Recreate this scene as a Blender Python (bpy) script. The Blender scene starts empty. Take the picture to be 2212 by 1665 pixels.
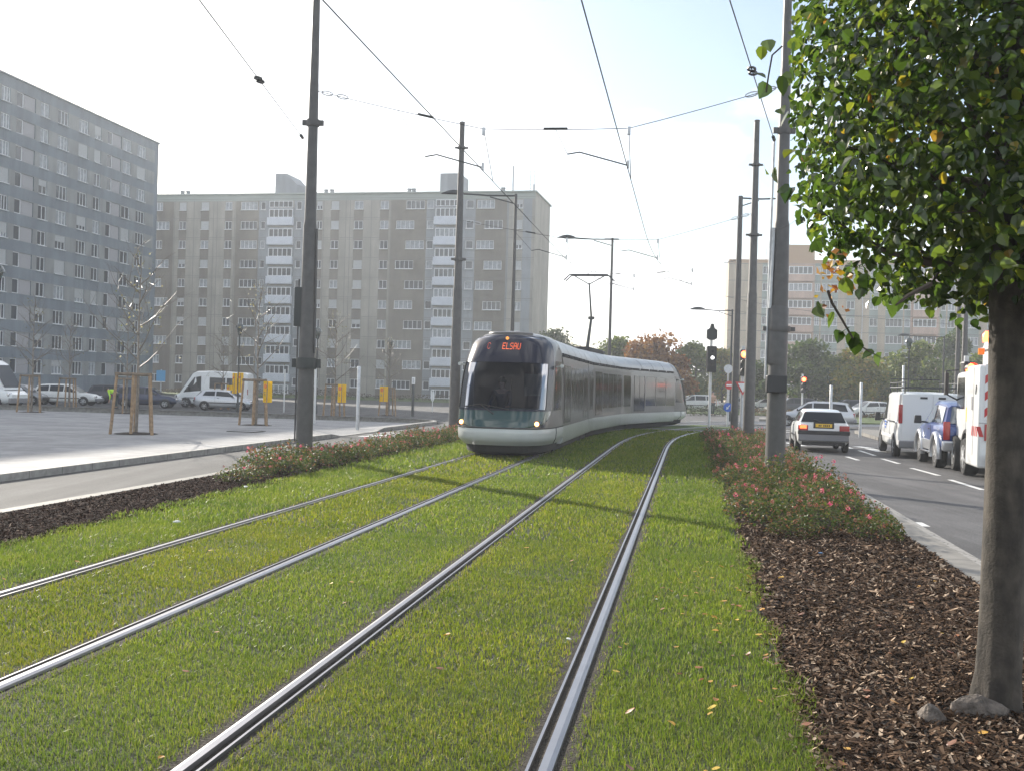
import bpy, bmesh, math, random
import numpy as np
from mathutils import Vector, Matrix
random.seed(7); RNG = np.random.default_rng(11)
SC = bpy.context.scene; COL = SC.collection
PI = math.pi
# ---------------------------------------------------------------- camera model (survey of the photograph)
F, CX, CY, ROLL, EYE = 2300.0, 1106.0, 832.5, .028, 1.72
def ray(px, py):
    dx, dy = px-CX, CY-py; s, c = math.sin(ROLL), math.cos(ROLL)
    return Vector(((dx*c-dy*s)/F, 1.0, (dx*s+dy*c)/F))
def at(px, py, z=0.0):                      # ground point under a surveyed mark
    d = ray(px, py); t = (z-EYE)/d.z
    return Vector((d.x*t, t, z))
def dep(px, py, Y):                         # point at a known distance
    d = ray(px, py); return Vector((d.x*Y, Y, EYE+d.z*Y))
def plaza_z(Y): return -min(.45, max(0.0, (Y-34)*.0117))
def plz(px, py):
    p = at(px, py, 0)
    for _ in range(12): p = at(px, py, plaza_z(p.y))
    return p
# ---------------------------------------------------------------- track alignment
TH0 = math.atan(.166); T0 = Vector((math.sin(TH0), math.cos(TH0), 0))
PATH = []
def _path():
    x, y, s, ds = -1.374-.166*12, -12.0, -12/math.cos(TH0), .1
    while s < 110:
        k = s-29.0; th = TH0
        if k > 0:
            th = TH0+.0015*k*k/2 if k < 18 else TH0+.0015*162+.0015*18*(k-18)
        PATH.append((s, x, y, th)); x += math.sin(th)*ds; y += math.cos(th)*ds; s += ds
_path(); S0 = PATH[0][0]
def tp(s, o=0.0, z=0.0):
    i = (s-S0)/.1; i = max(0, min(len(PATH)-2, i)); k = int(i); f = i-k
    a, b = PATH[k], PATH[k+1]; th = a[3]+(b[3]-a[3])*f
    return Vector((a[1]+(b[1]-a[1])*f+math.cos(th)*o, a[2]+(b[2]-a[2])*f-math.sin(th)*o, z))
def tpl(s, o=0.0, z=0.0):                   # left track: straight, then a wider arc
    k = max(0.0, s-36.5); R = 47.0; b = Vector((-1.374+math.sin(TH0)*(s-k)-3.05*math.cos(TH0), math.cos(TH0)*(s-k)+3.05*math.sin(TH0), z)); a = k/R; th = TH0+a
    q = b+Vector((math.sin(TH0)*math.sin(a)*R+math.cos(TH0)*(1-math.cos(a))*R, math.cos(TH0)*math.sin(a)*R-math.sin(TH0)*(1-math.cos(a))*R, 0))
    return q+Vector((math.cos(th)*o, -math.sin(th)*o, 0))
def thl(s): return TH0+max(0.0, s-36.5)/47.0
def th_at(s):
    k = int(max(0, min(len(PATH)-1, (s-S0)/.1))); return PATH[k][3]
def st(s, o, z=0.0):                        # same, on the straight prolongation (roads and beds)
    return Vector((-1.374+math.sin(TH0)*s+math.cos(TH0)*o, math.cos(TH0)*s-math.sin(TH0)*o, z))
# ---------------------------------------------------------------- objects
def thing(name, label, cat, loc=(0, 0, 0), rotz=0.0, group=None):
    o = bpy.data.objects.new(name, None); COL.objects.link(o)
    o.location = loc; o.rotation_euler = (0, 0, rotz); o.empty_display_size = .2
    return tag(o, label, cat, group)
def tag(o, label, cat, group=None):
    o['label'] = label; o['category'] = cat
    if group: o['group'] = group
    return o
def kind(o, k): o['kind'] = k; return o
def copy_tree(o, parent=None):
    c = o.copy(); COL.objects.link(c); c.parent = parent
    for ch in list(o.children): copy_tree(ch, c)
    return c
def mesh_np(name, verts, faces, mats, parent=None, smooth=False, mi=None):
    """verts (n,3), faces (m,k) constant k"""
    me = bpy.data.meshes.new(name); n, m, k = len(verts), len(faces), faces.shape[1]
    me.vertices.add(n); me.vertices.foreach_set('co', np.ascontiguousarray(verts, dtype=np.float32).ravel())
    me.loops.add(m*k); me.loops.foreach_set('vertex_index', np.ascontiguousarray(faces, dtype=np.int32).ravel())
    me.polygons.add(m); me.polygons.foreach_set('loop_start', np.arange(0, m*k, k, dtype=np.int32))
    if mi is not None: me.polygons.foreach_set('material_index', np.asarray(mi, dtype=np.int32))
    me.polygons.foreach_set('use_smooth', np.full(m, smooth))
    me.update(calc_edges=True)
    for q in (mats if isinstance(mats, (list, tuple)) else [mats]): me.materials.append(q)
    o = bpy.data.objects.new(name, me); COL.objects.link(o); o.parent = parent
    return o
class MB:
    def __init__(s): s.v = []; s.f = []; s.m = []
    def add(s, vs, fs, mi=0, M=None):
        b = len(s.v)
        s.v += [tuple(M @ Vector(p)) if M is not None else tuple(p) for p in vs]
        s.f += [tuple(i+b for i in f) for f in fs]; s.m += [mi]*len(fs); return s
    def box(s, c, d, rz=0.0, mi=0, M=None, taper=1.0):
        x, y, z = d[0]/2, d[1]/2, d[2]/2; cr, sr = math.cos(rz), math.sin(rz); vs = []
        for k in (-1, 1):
            t = taper if k > 0 else 1.0
            for a, b in ((-1, -1), (1, -1), (1, 1), (-1, 1)):
                px, py = a*x*t, b*y*t
                vs.append((c[0]+px*cr-py*sr, c[1]+px*sr+py*cr, c[2]+k*z))
        return s.add(vs, [(3, 2, 1, 0), (4, 5, 6, 7), (0, 1, 5, 4), (1, 2, 6, 5), (2, 3, 7, 6), (3, 0, 4, 7)], mi, M)
    def tube(s, pts, r, n=8, mi=0, cap=True, M=None):
        pts = [Vector(p) for p in pts]; N = len(pts)
        rs = r if isinstance(r, (list, tuple)) else [r]*N
        vs, fs = [], []; up = None
        for i, p in enumerate(pts):
            t = (pts[min(i+1, N-1)]-pts[max(i-1, 0)]).normalized()
            if up is None:
                up = Vector((0, 0, 1)) if abs(t.z) < .9 else Vector((1, 0, 0))
            a = t.cross(up)
            if a.length < 1e-4: a = t.cross(Vector((0, 1, 0)))
            a.normalize(); b = a.cross(t).normalized(); up = b
            for k in range(n):
                q = 2*PI*k/n; vs.append(p+(a*math.cos(q)+b*math.sin(q))*rs[i])
        for i in range(N-1):
            for k in range(n):
                k2 = (k+1) % n; fs.append((i*n+k, i*n+k2, (i+1)*n+k2, (i+1)*n+k))
        if cap: fs += [tuple(range(n-1, -1, -1)), tuple((N-1)*n+k for k in range(n))]
        return s.add(vs, fs, mi, M)
    def lathe(s, prof, n=16, c=(0, 0, 0), mi=0, M=None, cap=True):
        vs, fs = [], []
        for r, z in prof:
            for k in range(n):
                q = 2*PI*k/n; vs.append((c[0]+r*math.cos(q), c[1]+r*math.sin(q), c[2]+z))
        for i in range(len(prof)-1):
            for k in range(n):
                k2 = (k+1) % n; fs.append((i*n+k, i*n+k2, (i+1)*n+k2, (i+1)*n+k))
        if cap: fs += [tuple(range(n-1, -1, -1)), tuple((len(prof)-1)*n+k for k in range(n))]
        return s.add(vs, fs, mi, M)
    def prism(s, pts, h, M=None, mi=0):     # polygon in local XY, thickness h along +Z
        n = len(pts)
        vs = [(p[0], p[1], 0) for p in pts]+[(p[0], p[1], h) for p in pts]
        fs = [tuple(range(n-1, -1, -1)), tuple(range(n, 2*n))]+[(i, (i+1) % n, n+(i+1) % n, n+i) for i in range(n)]
        return s.add(vs, fs, mi, M)
    def grid(s, P, mi=0, closed=False, flip=False):     # P[i][j] points
        a, b = len(P), len(P[0]); fs = []
        for i in range(a-1):
            for j in range(b if closed else b-1):
                j2 = (j+1) % b; q = (i*b+j, i*b+j2, (i+1)*b+j2, (i+1)*b+j)
                fs.append(q[::-1] if flip else q)
        return s.add([p for r in P for p in r], fs, mi)
    def build(s, name, mats, parent=None, smooth=None, bevel=0):
        me = bpy.data.meshes.new(name); me.from_pydata(s.v, [], s.f)
        for q in (mats if isinstance(mats, (list, tuple)) else [mats]): me.materials.append(q)
        me.polygons.foreach_set('material_index', s.m)
        if smooth is not None:
            me.polygons.foreach_set('use_smooth', [True]*len(s.f)); me.update()
            me.set_sharp_from_angle(angle=math.radians(smooth))
        me.update()
        o = bpy.data.objects.new(name, me); COL.objects.link(o); o.parent = parent
        if bevel:
            b = o.modifiers.new('bevel', 'BEVEL'); b.width = bevel; b.segments = 2; b.limit_method = 'ANGLE'; b.angle_limit = math.radians(40)
        return o
def frame(o, x, y, z):                      # matrix from origin and axes
    M = Matrix.Identity(4)
    for i, a in enumerate((x, y, z)): M[0][i], M[1][i], M[2][i] = a
    M[0][3], M[1][3], M[2][3] = o
    return M
# ---------------------------------------------------------------- materials
def mat(name, col, rough=.6, metal=0.0, var=None, bump=None, spec=.5, coat=0.0, emit=None, col2=None, coords='obj', detail=4):
    m = bpy.data.materials.new(name); m.use_nodes = True; nt = m.node_tree; N, L = nt.nodes, nt.links
    b = N['Principled BSDF']; b.inputs['Base Color'].default_value = (*col, 1)
    b.inputs['Roughness'].default_value = rough; b.inputs['Metallic'].default_value = metal
    b.inputs['Specular IOR Level'].default_value = spec; b.inputs['Coat Weight'].default_value = coat
    if emit:
        b.inputs['Emission Color'].default_value = (*emit[:3], 1); b.inputs['Emission Strength'].default_value = emit[3]
    if var or bump:
        if coords == 'obj': tc = N.new('ShaderNodeTexCoord').outputs['Object']
        else: tc = N.new('ShaderNodeNewGeometry').outputs['Position']
    if var:
        t = N.new('ShaderNodeTexNoise'); t.inputs['Scale'].default_value = var[0]; t.inputs['Detail'].default_value = detail; L.new(tc, t.inputs['Vector'])
        r = N.new('ShaderNodeValToRGB'); L.new(t.outputs['Fac'], r.inputs['Fac'])
        c2 = col2 or tuple(c*(1+var[1]) for c in col); c1 = col if col2 else tuple(c*(1-var[1]) for c in col)
        r.color_ramp.elements[0].position = .36; r.color_ramp.elements[1].position = .66
        r.color_ramp.elements[0].color = (*c1, 1); r.color_ramp.elements[1].color = (*c2, 1)
        L.new(r.outputs['Color'], b.inputs['Base Color'])
    if bump:
        t = N.new('ShaderNodeTexNoise'); t.inputs['Scale'].default_value = bump[0]; t.inputs['Detail'].default_value = 6; L.new(tc, t.inputs['Vector'])
        u = N.new('ShaderNodeBump'); u.inputs['Strength'].default_value = bump[1]; u.inputs['Distance'].default_value = bump[2] if len(bump) > 2 else .02
        L.new(t.outputs['Fac'], u.inputs['Height']); L.new(u.outputs['Normal'], b.inputs['Normal'])
    return m
def leaf_mat(name, stops, transl=.45, rough=.35, spec=.5, world=None, tcol=None):
    """per-leaf colour from Random Per Island, diffuse+gloss mixed with translucency"""
    m = bpy.data.materials.new(name); m.use_nodes = True; nt = m.node_tree; N, L = nt.nodes, nt.links
    b = N['Principled BSDF']; out = N['Material Output']; g = N.new('ShaderNodeNewGeometry')
    r = N.new('ShaderNodeValToRGB'); L.new(g.outputs['Random Per Island'], r.inputs['Fac'])
    e = r.color_ramp.elements
    while len(e) < len(stops): e.new(.5)
    for q, (p, c) in zip(e, stops): q.position = p; q.color = (*c, 1)
    colr = r.outputs['Color']
    if world:                               # slow colour drift over the ground
        t = N.new('ShaderNodeTexNoise'); t.inputs['Scale'].default_value = world[0]; t.inputs['Detail'].default_value = 5; L.new(g.outputs['Position'], t.inputs['Vector'])
        q = N.new('ShaderNodeMapRange'); q.inputs['From Min'].default_value = .38; q.inputs['From Max'].default_value = .68; L.new(t.outputs['Fac'], q.inputs['Value'])
        x = N.new('ShaderNodeMix'); x.data_type = 'RGBA'; L.new(q.outputs['Result'], x.inputs['Factor']); L.new(colr, x.inputs['A'])
        h = N.new('ShaderNodeMix'); h.data_type = 'RGBA'; h.blend_type = 'MULTIPLY'; h.inputs['Factor'].default_value = 1.0
        L.new(colr, h.inputs['A']); h.inputs['B'].default_value = (*world[1], 1); L.new(h.outputs['Result'], x.inputs['B']); colr = x.outputs['Result']
        a = N.new('ShaderNodeAttribute'); a.attribute_name = 'dry'; y = N.new('ShaderNodeMix'); y.data_type = 'RGBA'
        L.new(a.outputs['Fac'], y.inputs['Factor']); L.new(colr, y.inputs['A'])
        h2 = N.new('ShaderNodeMix'); h2.data_type = 'RGBA'; h2.blend_type = 'MULTIPLY'; h2.inputs['Factor'].default_value = 1.0
        L.new(colr, h2.inputs['A']); h2.inputs['B'].default_value = (*world[2], 1); L.new(h2.outputs['Result'], y.inputs['B']); colr = y.outputs['Result']
    L.new(colr, b.inputs['Base Color']); b.inputs['Roughness'].default_value = rough; b.inputs['Specular IOR Level'].default_value = spec
    tr = N.new('ShaderNodeBsdfTranslucent'); hs = N.new('ShaderNodeHueSaturation'); hs.inputs['Saturation'].default_value = 1.04; hs.inputs['Value'].default_value = tcol or 1.5
    L.new(colr, hs.inputs['Color']); L.new(hs.outputs['Color'], tr.inputs['Color'])
    mx = N.new('ShaderNodeMixShader'); mx.inputs['Fac'].default_value = transl
    L.new(b.outputs['BSDF'], mx.inputs[1]); L.new(tr.outputs['BSDF'], mx.inputs[2]); L.new(mx.outputs['Shader'], out.inputs['Surface'])
    return m
def glass_mat(name, tint, refl=.08, rough=.02, ior=1.5, gc=.95):
    """thin glazing: tinted see-through plus mirror reflection by angle"""
    m = bpy.data.materials.new(name); m.use_nodes = True; nt = m.node_tree; N, L = nt.nodes, nt.links
    N.remove(N['Principled BSDF']); out = N['Material Output']
    t = N.new('ShaderNodeBsdfTransparent'); t.inputs['Color'].default_value = (*tint, 1)
    g = N.new('ShaderNodeBsdfGlossy'); g.inputs['Roughness'].default_value = rough; g.inputs['Color'].default_value = (gc, gc, gc*1.04, 1)
    f = N.new('ShaderNodeFresnel'); f.inputs['IOR'].default_value = ior
    a = N.new('ShaderNodeMath'); a.operation = 'ADD'; a.inputs[1].default_value = refl; a.use_clamp = True; L.new(f.outputs['Fac'], a.inputs[0])
    mx = N.new('ShaderNodeMixShader'); L.new(a.outputs[0], mx.inputs['Fac']); L.new(t.outputs[0], mx.inputs[1]); L.new(g.outputs[0], mx.inputs[2])
    L.new(mx.outputs[0], out.inputs['Surface']); return m
M = {}
def jointed(m, step, dark=.45, cross=0.0, w=.012):
    """cut joints across (and along) a track-parallel paved surface into a material's colour"""
    nt = m.node_tree; N, L = nt.nodes, nt.links; b = N['Principled BSDF']; src = b.inputs['Base Color'].links[0].from_socket
    g = N.new('ShaderNodeNewGeometry'); mp = N.new('ShaderNodeMapping'); mp.inputs['Rotation'].default_value = (0, 0, TH0); L.new(g.outputs['Position'], mp.inputs['Vector'])
    sx = N.new('ShaderNodeSeparateXYZ'); L.new(mp.outputs['Vector'], sx.inputs[0]); fac = None
    for ax, st_ in (('Y', step), ('X', cross)):
        if not st_: continue
        p = N.new('ShaderNodeMath'); p.operation = 'PINGPONG'; p.inputs[1].default_value = st_/2; L.new(sx.outputs[ax], p.inputs[0])
        q = N.new('ShaderNodeMath'); q.operation = 'LESS_THAN'; q.inputs[1].default_value = w; L.new(p.outputs[0], q.inputs[0])
        if fac is None: fac = q.outputs[0]
        else: r = N.new('ShaderNodeMath'); r.operation = 'MAXIMUM'; L.new(fac, r.inputs[0]); L.new(q.outputs[0], r.inputs[1]); fac = r.outputs[0]
    x = N.new('ShaderNodeMix'); x.data_type = 'RGBA'; x.blend_type = 'MULTIPLY'; L.new(fac, x.inputs['Factor']); L.new(src, x.inputs['A']); x.inputs['B'].default_value = (dark, dark, dark, 1); L.new(x.outputs['Result'], b.inputs['Base Color']); return m
def mottle(m, scale, lo, hi, stretch=(1, 1, 1), pos=(.42, .6)):
    """second, independent layer of wear over a material's colour"""
    nt = m.node_tree; N, L = nt.nodes, nt.links; b = N['Principled BSDF']; src = b.inputs['Base Color'].links[0].from_socket
    g = N.new('ShaderNodeNewGeometry'); mp = N.new('ShaderNodeMapping'); mp.inputs['Rotation'].default_value = (0, 0, TH0); mp.inputs['Scale'].default_value = stretch; L.new(g.outputs['Position'], mp.inputs['Vector'])
    t = N.new('ShaderNodeTexNoise'); t.inputs['Scale'].default_value = scale; t.inputs['Detail'].default_value = 8; t.inputs['Roughness'].default_value = .65; L.new(mp.outputs['Vector'], t.inputs['Vector'])
    r = N.new('ShaderNodeMapRange'); r.inputs['From Min'].default_value = pos[0]; r.inputs['From Max'].default_value = pos[1]; r.inputs['To Min'].default_value = lo; r.inputs['To Max'].default_value = hi; L.new(t.outputs['Fac'], r.inputs['Value'])
    x = N.new('ShaderNodeMix'); x.data_type = 'RGBA'; x.blend_type = 'MULTIPLY'; x.inputs['Factor'].default_value = 1; L.new(src, x.inputs['A']); L.new(r.outputs['Result'], x.inputs['B']); L.new(x.outputs['Result'], b.inputs['Base Color']); return m
M['yellow'] = leaf_mat('yellow_sheet', [(0, (.78, .56, .015)), (1, (.78, .56, .015))], .5, .5, .3)
M['white'] = mat('white_paint', (.72, .73, .72), .3, coat=.4)
M['offwhite'] = mat('aged_white', (.62, .62, .6), .5, var=(3, .08))
M['black'] = mat('black_plastic', (.02, .02, .022), .45)
M['rubber'] = mat('tyre_rubber', (.018, .018, .018), .85)
M['alloy'] = mat('alloy_rim', (.55, .55, .56), .35, .7)
M['chrome'] = mat('chrome', (.75, .75, .76), .15, 1)
M['dglass'] = mat('dark_glass', (.018, .022, .026), .08, spec=.35)
M['cglass'] = glass_mat('car_glass', (.42, .5, .48), .05)
M['pole'] = mat('pole_paint', (.085, .082, .08), .5, .2, var=(6, .12))
M['galv'] = mat('galvanised_steel', (.5, .51, .52), .45, .5, var=(8, .12))
M['lampdark'] = mat('dark_iron', (.03, .035, .035), .5)
M['wire'] = mat('wire_copper', (.05, .045, .045), .5, .3)
M['red'] = mat('red_lens', (.45, .02, .02), .25, coat=.4)
M['redglow'] = mat('red_lamp', (.9, .05, .02), .3, emit=(1, .07, .02, 9))
M['redhot'] = mat('red_lamp_core', (1, .3, .08), .3, emit=(1, .3, .06, 6))
M['wlamp'] = mat('white_lamp', (.9, .9, .9), .3, emit=(1, 1, 1, 5))
M['plate_y'] = mat('yellow_plate', (.8, .5, .03), .4)
M['sign_red'] = mat('sign_red', (.5, .03, .03), .4); M['sign_white'] = mat('sign_white', (.75, .75, .75), .4)
M['sign_blue'] = mat('sign_blue', (.03, .12, .5), .4); 
M['orange'] = mat('orange_blot', (.75, .2, .01), .5); M['hivis'] = mat('hi_vis', (.45, .75, .02), .6)
M['skin'] = mat('skin', (.5, .3, .22), .6); M['navy'] = mat('navy_cloth', (.03, .04, .08), .8); M['tan'] = mat('tan_cloth', (.42, .27, .18), .8); M['dcloth'] = mat('dark_trousers', (.03, .05, .05), .8); M['hair'] = mat('dark_hair', (.03, .02, .015), .6)
M['stake'] = mat('larch_stake', (.3, .2, .115), .75, var=(9, .25))
M['bark_s'] = mat('sapling_bark', (.2, .17, .14), .5, var=(14, .25))
M['bark_d'] = mat('dark_bark', (.06, .045, .035), .85, var=(5, .3))
# ================================================================ GROUND
M['asph_l'] = mat('asphalt_left', (.07, .069, .067), .9, var=(1.1, .1), bump=(160, .35, .01), coords='w')
M['asph_r'] = mat('asphalt_right', (.074, .072, .073), .85, var=(.9, .14), bump=(160, .35, .01), coords='w')
M['plaza'] = mat('plaza_paving', (.26, .258, .258), .8, var=(2.2, .12), bump=(60, .25, .01), coords='w', detail=8)
M['kerb'] = mat('kerb_stone', (.19, .178, .157), .75, var=(3.5, .16), bump=(50, .3, .01), coords='w')
M['kerbd'] = mat('kerb_granite', (.3, .29, .27), .75, var=(7, .18), bump=(50, .3, .01), coords='w')
jointed(M['kerb'], 1.0, .4, 0, .009); jointed(M['kerbd'], 1.0, .5, 0, .012); mottle(jointed(M['plaza'], .6, .72, .4, .007), .5, .82, 1.1)
mottle(M['asph_l'], .9, .72, 1.15, (2.2, .12, 1)); mottle(M['asph_r'], .8, .75, 1.2, (2.2, .12, 1)); mottle(M['asph_r'], 45, .7, 1.35); mottle(M['asph_l'], 45, .75, 1.3)
M['earth'] = mat('far_ground', (.13, .12, .1), .9, var=(.25, .2), coords='w')
M['soil'] = mat('lawn_soil', (.032, .04, .013), .95, var=(3.5, .35), bump=(40, .8, .03), coords='w')
M['farlawn'] = mat('far_lawn', (.065, .1, .02), .9, var=(.9, .3), bump=(45, .9, .04), coords='w', detail=9)
M['mulchbase'] = mat('mulch_base', (.028, .019, .014), .9, var=(30, .5), bump=(70, 1, .04), coords='w', detail=8)
M['paint'] = mat('road_paint', (.6, .6, .58), .6, var=(9, .1), coords='w')
M['rail'] = mat('rail_steel', (.29, .29, .31), .38, .9, var=(4, .05)); M['groove'] = mat('rail_groove', (.06, .055, .05), .7, .3)
def sett_mat():
    m = mat('granite_setts', (.26, .25, .23), .8, coords='w'); nt = m.node_tree; N, L = nt.nodes, nt.links; b = N['Principled BSDF']
    g = N.new('ShaderNodeNewGeometry'); v = N.new('ShaderNodeTexVoronoi'); v.feature = 'DISTANCE_TO_EDGE'; v.inputs['Scale'].default_value = 7.5; v.inputs['Randomness'].default_value = .55
    L.new(g.outputs['Position'], v.inputs['Vector']); r = N.new('ShaderNodeValToRGB'); L.new(v.outputs['Distance'], r.inputs['Fac'])
    r.color_ramp.elements[0].position = .02; r.color_ramp.elements[0].color = (.1, .09, .08, 1); r.color_ramp.elements[1].position = .09; r.color_ramp.elements[1].color = (.27, .26, .24, 1)
    L.new(r.outputs['Color'], b.inputs['Base Color']); return m
M['setts'] = sett_mat()
def sheet(name, pts, z, m, thick=0.0):
    b = MB(); n = len(pts); top = [(p[0], p[1], z) for p in pts]; fs = [tuple(range(n))]
    if thick: top += [(p[0], p[1], z-thick) for p in pts]; fs += [(i, n+i, n+(i+1) % n, (i+1) % n) for i in range(n)]
    o = b.add(top, fs).build(name, m); return kind(o, 'structure')
def strip(name, fn, ss, o0, o1, z, m, thick=0.0, parent=None):
    """ribbon between two offsets of a line, optional vertical faces"""
    L_ = [fn(s, o0(s) if callable(o0) else o0, z) for s in ss]; R_ = [fn(s, o1(s) if callable(o1) else o1, z) for s in ss]
    b = MB().grid([L_, R_], flip=True)
    if thick:
        d = Vector((0, 0, thick)); b.grid([[p-d for p in L_], L_], flip=True); b.grid([R_, [p-d for p in R_]], flip=True)
    return kind(b.build(name, m), 'structure')
fr = lambda a, b, n: [a+(b-a)*i/(n-1) for i in range(n)]
sheet('ground', [(-900, -60), (900, -60), (900, 2500), (-900, 2500)], -.75, M['earth'])
# lawn of the tramway, straight bed edge on both sides
def left_edge(s): return -5.1-.35*math.sin(max(0, min(1, (s-6)/10))*PI/2)
lawn_r = lambda s: 2.0+.05*math.sin(s*1.3)
strip('lawn', tp, fr(-9, 46.5, 80), left_edge, lawn_r, 0.0, M['soil'], .5)
strip('mulch_bed', st, fr(-9, 46, 60), -6.78, lambda s: left_edge(s)+.04, -.006, M['mulchbase'], .5)
strip('mulch_bed', st, fr(-9, 40.6, 60), lambda s: 1.96, 4.06, -.006, M['mulchbase'], .5)
# left carriageway, its flush kerb, plaza with raised kerb
strip('kerb', st, fr(-9, 47, 50), -6.98, -6.78, .02, M['kerb'], .3)
strip('road', st, fr(-9, 60, 50), -10.4, -6.98, -.13, M['asph_l'], .3)
def kerb_line(s):                           # plaza edge, with the dropped kerb before the side street
    return -9.98
kz = lambda s: 0.0 if s < 33.2 or s > 39.2 else (-.105 if 34.2 < s < 38.2 else -.105*min((s-33.2), (39.2-s), 1))
ss = fr(-9, 33.2, 40)+fr(33.3, 39.2, 20)+fr(39.6, 47.5, 12)
b = MB(); A = [st(s, -9.98, kz(s)) for s in ss]; Bq = [st(s, -10.16, kz(s)+.003) for s in ss]
cv = [tp_ for tp_ in [st(47.5+2.6*math.sin(a), -9.98-2.6*(1-math.cos(a)), 0) for a in fr(.2, PI/2, 7)]]
A += cv; Bq += [st(47.5+2.42*math.sin(a), -9.98-.18-2.42*(1-math.cos(a)), .003) for a in fr(.2, PI/2, 7)]
e1 = st(50.1, -45, 0); A.append(e1); Bq.append(st(49.92, -45, .003))
b.grid([Bq, A], flip=True); b.grid([A, [p-Vector((0, 0, .4)) for p in A]], flip=True)
kind(b.build('plaza_kerb', M['kerbd'], None, 30), 'structure')
# plaza paving falls gently away from the tramway
rows = []
for Y in [-9, 10, 33.2, 34.2, 38.2, 39.2, 44, 49.9]:
    rows.append([st(Y, o, plaza_z(st(Y, o).y) if o < -11 else (kz(Y)+.0)) for o in (-70, -40, -25, -16, -11.2, -10.16)])
kind(MB().grid(rows, flip=False).build('plaza', M['plaza']), 'structure')
# side street and car park beyond
rows = [[(x, y, plaza_z(y)-.02 if y < 72 else -.47) for x in (-120, -60, -30, -16, -2)] for y in (44, 52, 60, 68, 74, 90, 110, 165)]
kind(MB().grid(rows, flip=True).build('car_park', M['asph_l']), 'structure')
sheet('building_verge', [(-48, 128), (6, 120), (9, 146), (-48, 158)], -.43, M['farlawn'])
# right carriageway with kerb, sett gutter and markings
strip('kerb', st, fr(-9, 42, 50), 4.06, 4.38, .0, M['kerb'], .3)
strip('sett_gutter', st, fr(-9, 42, 50), 4.38, 4.62, -.075, M['setts'], .2)
strip('road', st, fr(-12, 42, 40), 4.62, 16.5, -.085, M['asph_r'], .3)
strip('kerb', st, fr(-12, 38, 30), 16.5, 16.8, .03, M['kerb'], .3)
strip('pavement', st, fr(-12, 38, 30), 16.8, 45, .026, M['plaza'], .3)
sheet('junction', [st(41.99, 4.62), st(38, 16.5), st(38, 80), (150, 62), (150, 84), (4, 84), (-2, 60), tuple(tp(46.45, -5.3))[:2], tuple(tp(46.45, 2.0))[:2]], -.0895, M['asph_r'], .3)
sheet('paved_crossing', [tuple(tp(40.6, 1.9))[:2], tuple(tp(46.4, -2.2))[:2], tuple(tp(48, -2.0))[:2], tuple(tp(48.6, 4.5))[:2], tuple(tp(43.2, 5.2))[:2]], .006, M['asph_r'], .2)
sheet('grass_verge', [at(1340, 932), at(1590, 937), at(1592, 920), at(1480, 916), at(1330, 914)], .0, M['farlawn'], .3)
sheet('grass_verge', [at(1835, 912, -.0), at(1990, 918), at(2000, 905), at(1835, 900)], .02, M['farlawn'], .3)
sheet('grass_verge', [(-2, 84.2), (150, 84.2), (150, 150), (6, 150)], -.02, M['farlawn'], .3)
sheet('traffic_island', [at(1846, 931), at(1905, 948), at(1990, 948), at(1990, 936), at(1865, 928)], .05, M['kerb'], .14)
sheet('traffic_island', [at(1640, 906), at(1735, 909), at(1735, 904.5), at(1640, 902)], .05, M['kerb'], .14)
# markings
zr = -.081
def dash(p, q, w=.12, z=zr):
    p, q = Vector(p), Vector(q); t = (q-p).normalized(); n = Vector((t.y, -t.x, 0))*w/2
    return [p-n, p+n, q+n, q-n]
def marking(pairs, w=.12, z=zr):
    for a, c in pairs:
        b = MB(); q = dash(at(*a, z), at(*c, z), w); b.add(q, [(0, 1, 2, 3)])
        kind(b.build('road_marking', M['paint']), 'structure')
marking([((2123, 1057), (2052, 1035)), ((2028, 1026), (1969, 1010)), ((1942, 1000.5), (1906, 990)), ((1890, 983), (1856, 972)), ((1854, 993), (1829, 985.5)), ((2000, 1136), (1981, 1127)),
         ((1840, 968), (1822, 962)), ((2230, 1092), (2170, 1072))], .13)
marking([((1880, 967), (1850, 963)), ((1905, 975), (1878, 968))], .35)
for k in range(7):
    y = 915+k*4.2; marking([((1640+k*3, y), (1712, y+1.2))], .28)
marking([((1480, 908), (1585, 913))], .25); marking([((1700, 955), (1735, 962))], .3)
for k in range(4): 
    b = MB(); b.add(dash(st(35+k*1.0, -9.6, -.126), st(35.0+k*1.0, -7.4, -.126), .5), [(0, 1, 2, 3)]); kind(b.build('road_marking', M['paint']), 'structure')
M['trench'] = mat('trodden_soil', (.04, .032, .022), .95, var=(9, .35), bump=(60, 1, .03), coords='w', detail=8)
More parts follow.
